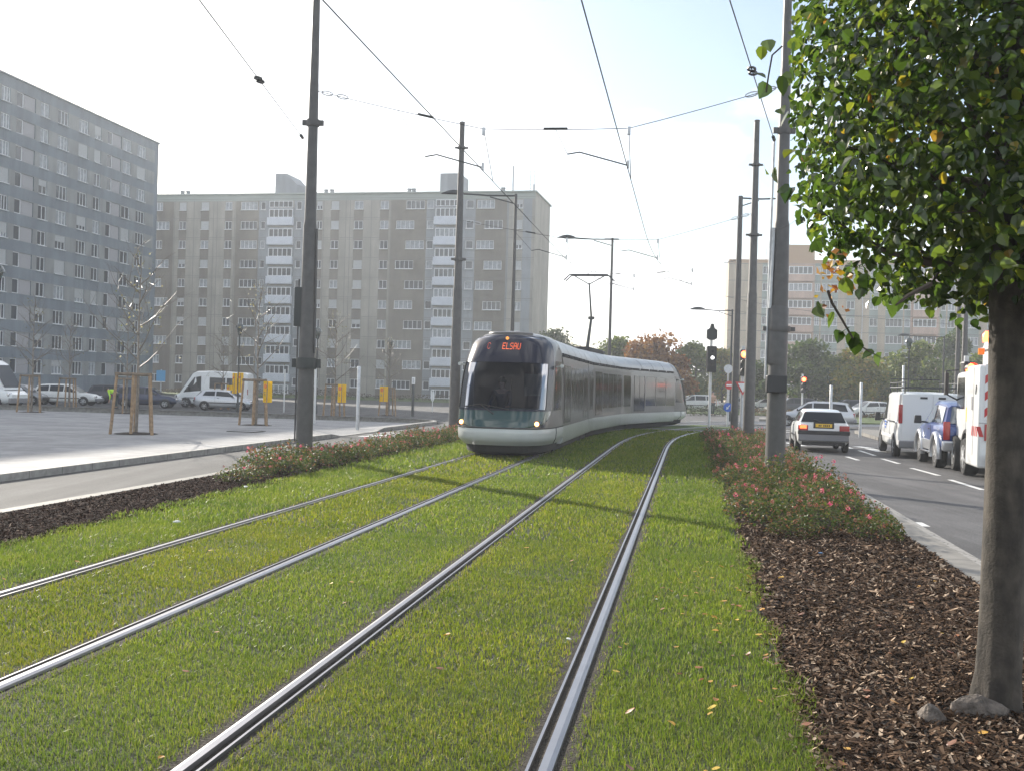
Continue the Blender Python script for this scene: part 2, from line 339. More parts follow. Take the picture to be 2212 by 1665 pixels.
# ---------------------------------------------------------------- rails (grooved, set in the grass)
RO = (-3.8025, -2.2975, -.7525, .7525); G_ = 'grooved rails of the two tram tracks'
RL = ['leftmost steel rail in the grass, running under the left side of the tram', 'second rail from the left, between yellowish grass, leading under the right side of the tram',
      'third steel rail from the left, leaving the picture at the bottom edge', 'rightmost grooved rail with wide dark groove, nearest the mulch bed']
for o, lb in zip(RO, RL):
    sg = 1 if o in (RO[0], RO[2]) else -1   # groove lies on the gauge side
    prof = [(-.062, -.03, 0), (-.052, .018, 0), (-.03, .026, 0), (.006, .026, 0), (.012, -.02, 1), (.046, -.02, 1), (.052, .02, 0), (.066, .02, 0), (.07, -.03, 0)]
    ss = fr(-8, 27, 36)+fr(27.5, 75, 96)
    P = [[(tp(s, o+sg*a, c) if o > -1 else tpl(s, o+3.05+sg*a, c)) for a, c, _ in prof] for s in ss]
    strip('rail_trench', (lambda s, q, z: tp(s, q, z)) if o > -1 else (lambda s, q, z: tpl(s, q+3.05, z)), fr(-8, 46, 90), o-.15, o+.15, .003, M['trench'])
    b = MB()
    for j in range(len(prof)-1):
        b.grid([[r[j] for r in P], [r[j+1] for r in P]], mi=1 if j in (4, 5) else 0, flip=sg > 0)
    tag(b.build('tram_rail', [M['rail'], M['groove']]), lb, 'rail', G_)
# ---------------------------------------------------------------- grass blades
def grass():
    V, Fc, D = [], [], []
    zones = [(2.5, 6.5, 11500, .0031, .025), (6.5, 12, 5200, .0052, .029), (12, 20, 1700, .0105, .04), (20, 32, 420, .02, .055), (32, 46, 220, .03, .06)]
    off = 0
    for s0, s1, den, w, h in zones:
        n = int((s1-s0)*7.6*den); s = RNG.uniform(s0, s1, n); o = RNG.uniform(-5.7, 2.12, n)
        keep = np.ones(n, bool)
        edge = np.array([left_edge(q) for q in s[:1]])[0] if n else 0
        le = -5.1-.35*np.sin(np.clip((s-6)/10, 0, 1)*PI/2)+.06*np.sin(s*5)+RNG.normal(0, .04, n)
        re = 2.0+.05*np.sin(s*1.3)+.06*np.sin(s*4.1)+RNG.normal(0, .04, n)
        keep &= (o > le) & (o < re)
        for r in RO:
            d = np.abs(o-r); keep &= d > .085+.1*RNG.random(n)**1.5
        # worn and thin places
        wear = np.sin(s*1.7+o*2.1)*np.sin(o*1.9-s*.8)
        keep &= RNG.random(n) > .18+.22*(wear > .55)
        s, o = s[keep], o[keep]; n = len(s)
        k = np.clip((s-S0)/.1, 0, len(PATH)-2).astype(int); Pn = np.array(PATH)[k]; f = (s-Pn[:, 0])
        th = Pn[:, 3]; x = Pn[:, 1]+np.sin(th)*f+np.cos(th)*o; y = Pn[:, 2]+np.cos(th)*f-np.sin(th)*o
        side = ((o < -3.95) | (o > .95)).astype(float)       # margins are left longer than the mown track bed
        hh = h*(.55+.9*RNG.random(n))*(1+.55*side*RNG.random(n)); a = RNG.uniform(0, 2*PI, n); ln = RNG.normal(0, .55, n)*hh; la = RNG.uniform(0, 2*PI, n)
        ww = w*(.6+.8*RNG.random(n))/2
        cx, cy = np.cos(a)*ww, np.sin(a)*ww; lx, ly = np.cos(la)*ln, np.sin(la)*ln
        z0 = np.full(n, -.004)
        v = np.stack([np.stack([x-cx, y-cy, z0], 1), np.stack([x+cx, y+cy, z0], 1),
                      np.stack([x+cx*.8+lx*.4, y+cy*.8+ly*.4, hh*.6], 1), np.stack([x-cx*.8+lx*.4, y-cy*.8+ly*.4, hh*.6], 1),
                      np.stack([x+lx*1.2, y+ly*1.2, hh], 1)], 1).reshape(-1, 3)
        i = off+np.arange(n)*5
        Fc += [np.stack([i, i+1, i+2], 1), np.stack([i, i+2, i+3], 1), np.stack([i+3, i+2, i+4], 1)]
        dry = ((o > -3.7) & (o < -2.4)).astype(float)*.48+((o > -.66) & (o < .66))*.3+RNG.random(n)*.12
        near = np.min([np.abs(o-r) for r in RO], axis=0); dry = np.clip(dry+(near < .22)*.35*RNG.random(n), 0, 1)
        D.append(np.repeat(dry, 5)); V.append(v); off += n*5
    V = np.concatenate(V); Fc = np.concatenate(Fc); D = np.concatenate(D)
    o = mesh_np('grass', V, Fc, M['grass']); at_ = o.data.attributes.new('dry', 'FLOAT', 'POINT'); at_.data.foreach_set('value', D.astype(np.float32))
    kind(o, 'stuff'); tag(o, 'short green lawn grass growing between and beside the tram rails', 'grass')
M['grass'] = leaf_mat('grass_blade', [(0, (.07, .115, .014)), (.45, (.125, .175, .022)), (.88, (.18, .21, .034)), (1, (.24, .22, .09))], .58, .42, .25, world=(.8, (.68, .76, 1.0), (1.25, 1.0, .6)))
grass()
# ---------------------------------------------------------------- bark mulch chips
def chips(name, lab, areas, m):
    V, Fc, off = [], [], 0
    for s0, s1, o0, o1, den, sc in areas:
        n = int((s1-s0)*(o1-o0)*den); s = RNG.uniform(s0, s1, n); o = RNG.uniform(o0, o1, n)
        x = -1.374+math.sin(TH0)*s+math.cos(TH0)*o; y = math.cos(TH0)*s-math.sin(TH0)*o
        c = np.stack([x, y, .003+RNG.random(n)*.022], 1)
        a = RNG.uniform(0, 2*PI, n); t = RNG.normal(0, .35, n); u = np.stack([np.cos(a)*np.cos(t), np.sin(a)*np.cos(t), np.sin(t)], 1)
        w = np.stack([-np.sin(a), np.cos(a), RNG.normal(0, .45, n)], 1); w /= np.linalg.norm(w, axis=1)[:, None]
        l = sc*(.012+.03*RNG.random(n)**2)[:, None]; d = sc*(.004+.008*RNG.random(n)**1.5)[:, None]
        k = RNG.uniform(.4, 1, n)[:, None]
        v = np.stack([c-u*l-w*d, c+u*l-w*d*k, c+u*l*k+w*d, c-u*l+w*d*k], 1).reshape(-1, 3); i = off+np.arange(n)*4
        V.append(v); Fc.append(np.stack([i, i+1, i+2, i+3], 1)); off += 4*n
    o = mesh_np(name, np.concatenate(V), np.concatenate(Fc), m); kind(o, 'stuff'); tag(o, lab, 'mulch')
def chip_mat():
    m = leaf_mat('bark_chip', [(0, (.02, .012, .008)), (.35, (.058, .034, .021)), (.68, (.11, .067, .041)), (.86, (.22, .14, .088)), (1, (.55, .42, .3))], 0.02, .8, .08)
    return m
M['chip'] = chip_mat(); M['chipd'] = leaf_mat('dark_chip', [(0, (.018, .011, .009)), (.5, (.045, .027, .02)), (.85, (.085, .053, .04)), (.97, (.17, .11, .08)), (1, (.3, .22, .16))], .02, .9, .05)
chips('mulch', 'brown bark mulch in the bed around the near tree', [(2.4, 9, 1.98, 4.05, 3200, 1), (2.4, 12, 1.86, 1.98, 500, .9), (9, 14.5, 1.98, 4.05, 1700, 1.3), (14.5, 40, 2.0, 4.05, 160, 2.2)], M['chip'])
chips('mulch', 'dark bark mulch in the narrow bed beside the left road', [(6, 17.5, -6.76, -5.2, 2300, 1.0), (17.5, 44, -6.76, -5.4, 160, 2.2)], M['chipd'])
# ---------------------------------------------------------------- fallen leaves
def litter():
    V, Fc, off = [], [], 0
    spots = [(RNG.uniform(3, 11), 2.0-abs(RNG.normal(0, .55))) for _ in range(80)]+[(RNG.uniform(3, 12), RNG.uniform(-5, 2)) for _ in range(34)]+[(RNG.uniform(3, 11), RNG.uniform(2.1, 4)) for _ in range(45)]
    for s, o in spots:
        if min(abs(o-r) for r in RO) < .1: continue
        c = np.array(st(s, o, .034 if o < 1.95 else .03)); a = RNG.uniform(0, 6.3); r = RNG.uniform(.018, .036)
        al = np.linspace(0, 2*PI, 9)[:-1]; rad = np.array([1, .95, .8, .75, .45, .75, .8, .95])*r
        p = np.stack([np.cos(al)*rad, np.sin(al)*rad*.8, np.abs(np.sin(al))*r*RNG.uniform(-.2, .5)], 1)
        R = np.array([[math.cos(a), -math.sin(a), 0], [math.sin(a), math.cos(a), 0], [0, 0, 1]]); p = p@R.T; p[:, 2] += p[:, 0]*RNG.normal(0, .3)
        V.append(p+c); i = off; Fc += [(i, i+1, i+2, i+3), (i, i+3, i+5, i+7), (i+3, i+4, i+5, i+5), (i+5, i+6, i+7, i+7)]; off += 8
    b = MB(); b.v = [tuple(q) for q in np.concatenate(V)]
    b.f = [tuple(dict.fromkeys(f)) for f in Fc]; b.m = [0]*len(b.f)
    o = b.build('fallen_leaves', M['litter']); kind(o, 'stuff'); tag(o, 'scattered yellow and brown fallen leaves on lawn and mulch', 'leaf litter')
M['litter'] = leaf_mat('dead_leaf', [(0, (.55, .38, .03)), (.4, (.5, .24, .04)), (.7, (.3, .1, .03)), (1, (.2, .09, .05))], .2, .5)
litter()
def stone(name, c, r, lab, sq=(1, .8, .6), m=None, seed=0):
    b = bmesh.new(); bmesh.ops.create_icosphere(b, subdivisions=3, radius=1); rr = random.Random(seed)
    pl = [(Vector((rr.uniform(-1, 1), rr.uniform(-1, 1), rr.uniform(-.3, 1))).normalized(), rr.uniform(.5, .8)) for _ in range(12)]
    for v in b.verts:
        for n, d in pl:
            k = v.co.dot(n)
            if k > d: v.co -= n*(k-d)
        v.co = Vector((v.co.x*sq[0], v.co.y*sq[1], v.co.z*sq[2]))*r
    me = bpy.data.meshes.new(name); b.to_mesh(me); b.free(); me.materials.append(m or M['stone']); o = bpy.data.objects.new(name, me); COL.objects.link(o)
    o.location = c; o.rotation_euler = (0, 0, rr.uniform(0, 3)); return tag(o, lab, 'stone', 'loose stones in the mulch')
M['stone'] = mat('rough_stone', (.15, .125, .105), .95, var=(14, .4), bump=(34, 1.0, .04))
stone('stone', at(2012, 1556, .0)+Vector((0, 0, .035)), .085, 'small rounded stone in the mulch left of the tree foot', (1, .9, .8), seed=3)
stone('stone', at(2128, 1545, .0)+Vector((0, 0, .04)), .19, 'long angular stone lying against the foot of the near tree', (1.0, .55, .42), seed=5)

M['paper'] = mat('white_scrap', (.7, .7, .68), .7); M['bluepaper'] = mat('blue_scrap', (.12, .25, .45), .6)
def scrap(px, py, r, lab, m, z=.03, seed=1): o = stone('paper_scrap', at(px, py, 0)+Vector((0, 0, z)), r, lab, (1, .8, .35), M[m], seed); o['category'] = 'litter'; o['group'] = 'scraps of litter'
scrap(1773, 1199, .028, 'small blue scrap lying on the mulch behind the rose bed end', 'bluepaper', seed=11); scrap(1229, 1388, .022, 'white paper scrap on the lawn left of the rightmost rail', 'paper', seed=12); scrap(382, 1131, .05, 'pale scrap on the dark mulch beside the left road', 'paper', seed=13); scrap(530, 1057, .05, 'white scrap at the lawn edge by the left roses', 'paper', .05, 14); scrap(1418, 1302, .014, 'tiny grey scrap on the lawn right of the rightmost rail', 'paper', .035, 15)
def cover(p, rz, w, lab, m):
    b = MB(); b.box((0, 0, 0), (w, w, .012)); o = b.build('access_cover', M[m], None); o.location = p; o.rotation_euler = (0, 0, rz); tag(o, lab, 'access cover', 'access covers in the paving')
    b = MB()
    for k in (-1, 1): b.box((k*w/2, 0, .004), (.04, w+.04, .016)); b.box((0, k*w/2, .004), (w-.04, .04, .016))
    b.build('cover_frame', M['lampdark'], o)
cover(at(532, 931, 0)+Vector((0, 0, .006)), -TH0, .9, 'square access cover in the sunlit edge of the plaza', 'plaza'); cover(at(1020, 899, -.3)+Vector((0, 0, 0)), 0, .7, 'access cover far behind the tram', 'plaza') if 0 else None
cover(st(21, 7.9, -.08), -TH0, .65, 'dark access cover in the right carriageway before the white truck', 'asph_r')
# ================================================================ TRAM
M['tr_grey'] = mat('tram_grey', (.15, .143, .136), .42, .25, coat=.3, var=(1.5, .06))
M['tr_white'] = mat('tram_white', (.52, .54, .52), .3, coat=.4, var=(1.2, .05))
M['tr_roof'] = mat('tram_roof_metal', (.3, .305, .31), .34, .35, var=(2, .06))
M['tr_post'] = mat('tram_post', (.3, .29, .28), .4, .3); M['tr_dark'] = mat('tram_underframe', (.02, .02, .02), .8)
M['tr_glass'] = mat('tram_side_glass', (.022, .02, .018), .12, spec=.4, var=(1.3, .6))
M['tr_front'] = glass_mat('tram_windscreen', (.22, .26, .37), .015, .03, 1.28, .4)
M['tr_panel'] = mat('tram_front_panel', (.016, .05, .044), .1, coat=.6)
M['tr_dash'] = mat('tram_dashboard', (.03, .1, .07), .5); M['tr_in'] = mat('tram_interior', (.06, .065, .08), .7)
M['led'] = mat('led_orange', (.9, .15, .03), .4, emit=(1, .14, .04, .6)); M['led_dim'] = mat('led_dim', (.6, .1, .05), .4, emit=(.8, .1, .05, .22))
M['head'] = mat('headlamp_lit', (1, .8, .5), .3, emit=(1, .72, .28, 4)); M['headring'] = mat('headlamp_ring', (.7, .25, .05), .3, emit=(1, .35, .06, .5))
def off_path(s0, ln):                       # walk ln metres along the left track from s0
    s, d, p = s0, 0.0, tp(s0, -3.05)
    while d < ln: s += .02; q = tp(s, -3.05); d += (q-p).length; p = q
    return s
tram = thing('tram', 'grey and white articulated tram with lit headlights coming along the left grass track', 'tram', tpl(24.7))
def local(o, s):                            # child placed on the left track at s, axes: x right, y away from the camera
    p = tpl(s)-tram.location; o.location = p; o.rotation_euler = (0, 0, -thl(s)); o.parent = tram; return o
def loc2(o, sa, sb):                        # straight carriage between two path points
    a, b_ = tpl(sa), tpl(sb); d = b_-a
    o.location = a-tram.location; o.rotation_euler = (0, 0, -math.atan2(d.x, d.y)); o.parent = tram; return o
SKIRT = [(1.14, .25), (1.2, .32), (1.205, .7)]
SIDE = [(1.195, .7), (1.195, 1.3), (1.19, 2.1), (1.165, 2.38), (1.14, 2.5)]
ROOF = [(1.135, 2.53), (1.1, 2.66), (1.0, 2.82), (.84, 2.95), (.6, 3.04), (.3, 3.08)]
def prof_full(p): return [(x, z) for x, z in p]
def carriage(sa, sb, doors, wins, roofbox=False, pantograph=False):
    L_ = (tpl(sb)-tpl(sa)).length; g = .05
    body = MB()
    for sg in (1, -1): body.grid([[(sg*x, y, z) for x, z in SIDE] for y in (g, L_-g)], flip=sg > 0)
    for y in (g, L_-g):
        pts = [(x, y, z) for x, z in SIDE]+[(-x, y, z) for x, z in SIDE[::-1]]; body.add(pts, [tuple(range(len(pts)))])
    sh = body.build('carriage_body', M['tr_grey'], None, 40); loc2(sh, sa, sb)
    k = MB()
    for sg in (1, -1): k.grid([[(sg*x, y, z) for x, z in SKIRT] for y in (g, L_-g)], flip=sg > 0)
    for y in (g, L_-g):
        pts = [(x, y, z) for x, z in SKIRT]+[(-x, y, z) for x, z in SKIRT[::-1]]; k.add(pts, [tuple(range(len(pts)))])
    k.build('skirt', M['tr_white'], sh, 40)
    r = MB(); rp = ROOF+[(-x, z) for x, z in ROOF[::-1]]
    r.grid([[(x, y, z) for x, z in rp] for y in (g, L_-g)], flip=True)
    for y in (g, L_-g): r.add([(x, y, z) for x, z in rp], [tuple(range(len(rp)))])
    for q in range(1, int(L_/2.1)+1):       # seams of the roof fairing
        y = q*L_/(int(L_/2.1)+1); r.grid([[(x*1.004, yy, z+.004) for x, z in rp] for yy in (y-.02, y+.02)], mi=1, flip=True)
    r.build('roof', [M['tr_roof'], M['tr_dark']], sh, 40)
    for sg in (1, -1):
        v = MB(); n = max(2, int(L_/1.25))
        for q in range(n): v.box((sg*1.137, (q+.5)*L_/n, 2.555), (.03, L_/n*.82, .075))
        v.build('roof_vent', M['tr_dark'], sh)
    u = MB(); u.box((0, L_/2, .2), (1.9, L_-.2, .3))
    u.build('underframe', M['tr_dark'], sh)
    def glass(y0, y1, z0, z1, nm):
        for sg in (1, -1):
            b = MB(); P = []
            for y in (y0+.02, y1-.02):
                P.append([(sg*1.2035, y, z0), (sg*1.2035, y, 1.3), (sg*1.1985, y, 2.1), (sg*1.177, y, z1)])
            b.grid(P, flip=sg > 0); w = b.build(nm, M['tr_glass'], sh, 30)
            hw = .02 if nm == 'door' else .04
            for y in (y0, y1):
                f = MB(); f.grid([[(sg*1.2055, y-hw, z) for z in (z0, 1.3)]+[(sg*1.2, y-hw, 2.1), (sg*1.179, y-hw, z1)], [(sg*1.2055, y+hw, z) for z in (z0, 1.3)]+[(sg*1.2, y+hw, 2.1), (sg*1.179, y+hw, z1)]], flip=sg > 0)
                f.build('door_seal' if nm == 'door' else 'window_post', M['tr_dark'] if nm == 'door' else M['tr_post'], sh)
    for y0, y1 in doors: 
        m_ = (y0+y1)/2; glass(y0, m_, .78, 2.28, 'door'); glass(m_, y1, .78, 2.28, 'door')
    for y0, y1 in wins: glass(y0, y1, 1.0, 2.25, 'window')
    if roofbox:
        x = MB(); x.box((0, L_*.55, 3.1), (1.3, L_*.5, .22), taper=.9); x.build('roof_box', M['tr_dark'], sh, 30, .03)
    return sh, L_
def bellows(s):
    b = MB(); rp = [(1.1, .32), (1.12, 2.4), (1.02, 2.72), (.8, 2.9), (.4, 3.0)]; rp += [(-x, z) for x, z in rp[::-1]]
    b.grid([[(x*k, y, z) for x, z in rp] for y, k in ((-.16, 1), (-.08, .97), (0, 1), (.08, .97), (.16, 1))], flip=True)
    return local(b.build('bellows', M['tr_dark'], None, 20), s)
s = off_path(24.7, 3.02); S_ = [s]
for ln in (7.2, 2.0, 7.2, 2.0, 7.2): s = off_path(s, ln); S_.append(s)
W3 = lambda: ([(.35, 1.75)], [(1.85, 2.95), (2.95, 4.05), (4.05, 5.15)])
carriage(S_[0], S_[1], [(.25, 1.75), (5.35, 6.8)], [(1.85, 3.0), (3.0, 4.15), (4.15, 5.25)])
carriage(S_[1], S_[2], [], [(.3, 1.7)])
cB, LB = carriage(S_[2], S_[3], [(.4, 1.85)], [(1.95, 3.2), (3.2, 4.4), (4.4, 5.6), (5.6, 6.8)], True)
carriage(S_[3], S_[4], [], [(.3, 1.7)])
carriage(S_[4], S_[5], [(.4, 1.85)], [(1.95, 3.5), (3.5, 5.1), (5.1, 6.7)])
for s in S_: bellows(s)
# ---- cab ends
NZ = [(.22, .35, 1.0, 3), (.3, .2, 1.1, 3.2), (.45, .03, 1.2, 3.6), (.6, 0, 1.215, 3.6), (.72, .02, 1.205, 3.6), (.9, .07, 1.2, 3.8), (1.13, .17, 1.195, 3.9), (1.4, .29, 1.19, 3.9), (1.7, .43, 1.185, 3.9), (2.0, .59, 1.175, 3.8),
      (2.3, .78, 1.155, 3.5), (2.5, .92, 1.13, 3.1), (2.66, 1.05, 1.1, 2.9), (2.8, 1.17, 1.05, 2.7), (2.9, 1.28, .96, 2.6), (2.98, 1.42, .82, 2.5), (3.04, 1.62, .6, 2.4), (3.075, 1.85, .32, 2.2)]
CL = 3.0
def nz(z):
    for p, q in zip(NZ, NZ[1:]):
        if z <= q[0]: f = (z-p[0])/(q[0]-p[0]); f = max(0, f); return tuple(p[i]+(q[i]-p[i])*f for i in (1, 2, 3))
    return NZ[-1][1:]
def nose_pt(a, z, out=0.0):
    b_, w, n = nz(z); c, s_ = math.cos(a), math.sin(a); w += out; D = CL-b_+out
    return ((1 if c > 0 else -1)*w*abs(c)**(2/n), CL-D*abs(s_)**(2/n), z)
def nose_y(x, z, out=0.0):
    b_, w, n = nz(z); w += out; k = min(1, abs(x)/w)**(n/2); return CL-(CL-b_+out)*math.sqrt(max(0, 1-k*k))**(2/n)
def a_of(e, z): n = nz(z)[2]; return math.acos(min(1, e**(n/2)))
EXT = [(.74, .6), (.77, .74), (.82, .84), (.9, .895), (1.05, .935), (1.3, .945), (2.3, .945), (2.6, .94), (2.75, .93), (2.85, .9), (2.92, .8), (2.97, .55)]
def ext(z):
    for p, q in zip(EXT, EXT[1:]):
        if z <= q[0]: f = max(0, (z-p[0])/(q[0]-p[0])); return p[1]+(q[1]-p[1])*f
    return EXT[-1][1]
def cab(front):
    root = MB()
    zs = [q[0] for q in NZ]; zs = sorted(set(zs+[.5, 1.0, 1.25, 1.55, 1.85, 2.15, 2.4, 2.58, 2.73, 2.85, 2.94])); zs = [z for z in zs if z >= .72]; na = 48
    P = [[nose_pt(PI*j/na, z) for j in range(na+1)] for z in zs]
    vs = [p for r in P for p in r]; fs = []
    for i in range(len(zs)-1):
        for j in range(na):
            zm = (zs[i]+zs[i+1])/2; xm = (P[i][j][0]+P[i][j+1][0])/2; w = nz(zm)[1]
            ym = (P[i][j][1]+P[i][j+1][1])/2
            if 1.16 < zm < 2.93 and abs(xm) < .925*w and ym < 2.3: continue
            fs.append((i*(na+1)+j, i*(na+1)+j+1, (i+1)*(na+1)+j+1, (i+1)*(na+1)+j))
    root.add(vs, [f[::-1] for f in fs]); body = root.build('cab', M['tr_grey'], None, 35)
    k = MB(); zz = [.31, .34, .38, .45, .52, .6, .66, .715]
    k.grid([[nose_pt(PI*j/40, z, .006) for j in range(41)] for z in zz], flip=False); k.build('bumper', M['tr_white'], body, 50)
    for sg in (1, -1):                      # seam between bumper and side skirt
        k = MB(); k.tube([Vector(nose_pt(a_of(.985, z) if sg > 0 else PI-a_of(.985, z), z, .009)) for z in zz], .011, 6); k.build('bumper_seam', M['tr_dark'], body)
    k = MB(); k.tube([nose_pt(PI*j/40, .72, .012) for j in range(41)], .013, 6); k.build('bumper_edge', M['tr_dark'], body)
    k = MB(); k.grid([[(nose_pt(PI*j/24, .3)[0]*q, CL-(CL-nose_pt(PI*j/24, .3)[1])*q, z) for j in range(25)] for z, q in ((.05, .8), (.14, .95), (.34, .97))]); k.build('underframe', M['tr_dark'], body)
    def band(z0, z1, nm, m, n=14, e=1.0):
        b = MB(); P = []
        for i in range(n+1):
            z = z0+(z1-z0)*i/n; a0 = a_of(min(.999, ext(z)*e), z); P.append([nose_pt(a0+(PI-2*a0)*j/36, z, .012) for j in range(37)])
        b.grid(P); return b.build(nm, m, body, 60)
    band(.745, 1.13, 'front_panel', M['tr_panel'], 10)
    ws = band(1.13, 2.955, 'windscreen', M['tr_front'], 30)
    fr_ = MB(); zl = [1.13+(2.955-1.13)*i/30 for i in range(31)]
    for sg in (1, -1):
        A = [nose_pt(a_of(ext(z), z) if sg > 0 else PI-a_of(ext(z), z), z, .024) for z in zl]; B_ = [nose_pt(a_of(ext(z)*.925, z) if sg > 0 else PI-a_of(ext(z)*.925, z), z, .024) for z in zl]
        fr_.grid([A, B_] if sg > 0 else [B_, A], flip=True)
    for z0, z1 in ((1.13, 1.17), (2.27, 2.955)):
        P = []
        for i in range(9):
            z = z0+(z1-z0)*i/8; a0 = a_of(ext(z)*.96, z); P.append([nose_pt(a0+(PI-2*a0)*j/36, z, .024) for j in range(37)])
        fr_.grid(P)
    fr_.build('screen_border', mat('screen_border', (.012, .013, .026), .16, spec=.3) if 'bord' not in M else M['bord'], ws, 60)
    for sg in (1, -1):                      # cab side windows
        b = MB(); b.grid([[nose_pt(a if sg > 0 else PI-a, z, .008) for a in fr(.02, a_of(.965, z)*.9, 8)] for z in (1.15, 1.5, 1.9, 2.2, 2.35)], flip=sg < 0); b.build('side_window', M['tr_glass'], body, 40)
        b = MB(); h = Vector((sg*.9, nose_y(.9, .83, .02), .835)); ax = Vector((sg*.35, -1, .1)).normalized()
        b.tube([h-ax*.03, h+ax*.02], .062, 16); hl = b.build('headlight', M['headring'] if front else M['tr_dark'], body, 30)
        if front: b = MB(); b.tube([h, h+ax*.028], .045, 16); b.build('lamp', M['head'], hl, 30)
        b = MB(); p = Vector(nose_pt(.3 if sg > 0 else PI-.3, 2.2, 0)); q = p+Vector((sg*.16, -.06, .03)); b.tube([p, q], .02, 6); b.tube([q-Vector((0, .06, 0)), q+Vector((0, .06, 0))], .045, 8); b.build('camera_mirror', M['tr_white'], body, 40)
    b = MB(); b.tube([nose_pt(a, 3.0, .02) for a in fr(.9, PI-.9, 14)], .045, 8); b.build('roof_edge', M['tr_grey'], body, 40)
    if front:
        w = MB(); pts = [Vector((-.86, 0, 1.2)), Vector((-.45, 0, 1.27)), Vector((.25, 0, 1.16))]
        for p in pts: p.y = nose_y(p.x, p.z, .045)
        w.tube([Vector((-.1, nose_y(-.1, 1.05, .03), 1.05)), pts[1]], .014, 6); w.tube(pts, .013, 6); w.build('wiper', M['black'], body)
        FONT = {'E': '1f1010 1e10101f', 'L': '10101010 10101f', 'S': '0f1010 0e01011e', 'A': '0e1111 1f111111', 'U': '111111 1111110e', 'C': '0e1110 1010110e'}
        def led(text, x0, z0, dx, name, m):
            b = MB()
            for k, ch in enumerate(text):
                bits = FONT[ch].replace(' ', '')
                for r in range(7):
                    v = int(bits[2*r:2*r+2], 16)
                    for c in range(5):
                        if v >> (4-c) & 1:
                            x = x0+(k*6+c)*dx; z = z0-r*dx*1.55; h_ = dx*.46
                            b.add([(x+i*h_, nose_y(x+i*h_, z+j*h_, .03), z+j*h_) for i, j in ((-1, -1), (1, -1), (1, 1), (-1, 1))], [(0, 1, 2, 3)])
            return b.build(name, m, body)
        led('ELSAU', -.08, 2.74, .0152, 'destination_display', M['led']); led('C', -.46, 2.74, .0152, 'line_display', M['led_dim'])
        b = MB(); p = Vector((.0, nose_y(0, 2.85, .02), 2.86)); b.tube([p, p+Vector((0, -.03, .01))], .04, 12); b.build('top_lamp', M['headring'], body, 30)
        # inside of the cab
        b = MB(); b.box((0, .95, 1.0), (1.9, .9, .36), taper=.86); b.build('dashboard', M['tr_dash'], body, 30, .03)
        b = MB(); b.box((0, 2.7, 1.75), (2.2, .05, 1.9)); b.box((0, 1.6, .78), (2.1, 2.2, .06)); b.box((-.25, 1.95, 1.35), (.5, .14, 1.0)); b.build('cab_interior', M['tr_in'], body)
        b = MB(); b.box((.5, 2.66, 1.75), (.55, .02, .55)); b.build('bulkhead_window', mat('bulkhead_glass', (.22, .25, .2), .3), body)
    return body
local(cab(True), 24.7)
rear = cab(False); se = off_path(S_[-1], CL); local(rear, se); rear.rotation_euler[2] += PI
# ---- pantograph on the middle carriage
pg = MB(); pg.box((0, 5.6, 3.13), (1.1, 1.4, .1)); pn = pg.build('pantograph', M['lampdark'], cB, 30)
b = MB(); b.tube([(0, 5.2, 3.18), (0, 6.0, 4.5)], [.075, .05], 8); b.build('lower_arm', M['lampdark'], pn)
b = MB(); b.tube([(0, 6.0, 4.5), (0, 5.3, 5.82)], [.04, .03], 8); b.tube([(-.12, 6.0, 4.5), (.12, 6.0, 4.5)], .06, 8); b.build('upper_arm', M['lampdark'], pn)
b = MB(); b.tube([(0, 5.3, 5.78), (-.62, 5.3, 6.12)], .022, 6); b.tube([(0, 5.3, 5.78), (.62, 5.3, 6.12)], .022, 6)
for y in (5.1, 5.5): b.tube([(-.98, y, 5.92), (-.75, y, 6.14), (.75, y, 6.14), (.98, y, 5.92)], .028, 6)
b.build('collector_head', M['lampdark'], pn)
# ================================================================ BUILDINGS
M['frame'] = mat('white_window_frame', (.74, .75, .76), .5); M['pane'] = mat('window_pane', (.045, .05, .056), .08, spec=.7)
M['curtain'] = mat('curtained_pane', (.26, .28, .3), .35, var=(2.5, .3)); M['shutter'] = mat('roller_shutter', (.42, .43, .43), .6, var=(6, .06))
M['bluewall'] = mat('blue_render', (.185, .213, .24), .85, var=(.35, .07), coords='w'); M['blueband'] = mat('grey_band', (.27, .275, .27), .85, var=(.6, .08), coords='w')
M['be_light'] = mat('beige_panel', (.33, .31, .27), .85, var=(.5, .08), coords='w'); M['be_brown'] = mat('brown_panel', (.18, .16, .13), .85, var=(.5, .1), coords='w')
M['be_blue'] = mat('blue_grey_panel', (.27, .29, .31), .85, var=(.5, .06), coords='w'); M['be_fascia'] = mat('green_grey_fascia', (.3, .34, .31), .8, var=(.3, .08), coords='w'); M['joint'] = mat('panel_joint', (.16, .15, .14), .9)
M['railing'] = mat('white_balcony_panel', (.58, .61, .67), .6, var=(1, .05)); M['or_beige'] = mat('warm_beige', (.4, .34, .26), .85, var=(.5, .06), coords='w'); M['or_teal'] = mat('teal_panel', (.26, .31, .29), .85, var=(.5, .06), coords='w'); M['or_pink'] = mat('pink_balcony', (.5, .36, .29), .8, var=(.5, .06), coords='w'); M['or_brown'] = mat('orange_brown', (.38, .25, .15), .85); M['loggia_p'] = mat('loggia_panel', (.36, .35, .36), .7)
for k_ in ('bluewall', 'blueband', 'be_light', 'be_brown', 'be_blue', 'or_beige', 'or_teal', 'or_pink'): mottle(M[k_], .5, .86, 1.08, (1.6, 1.6, .25))
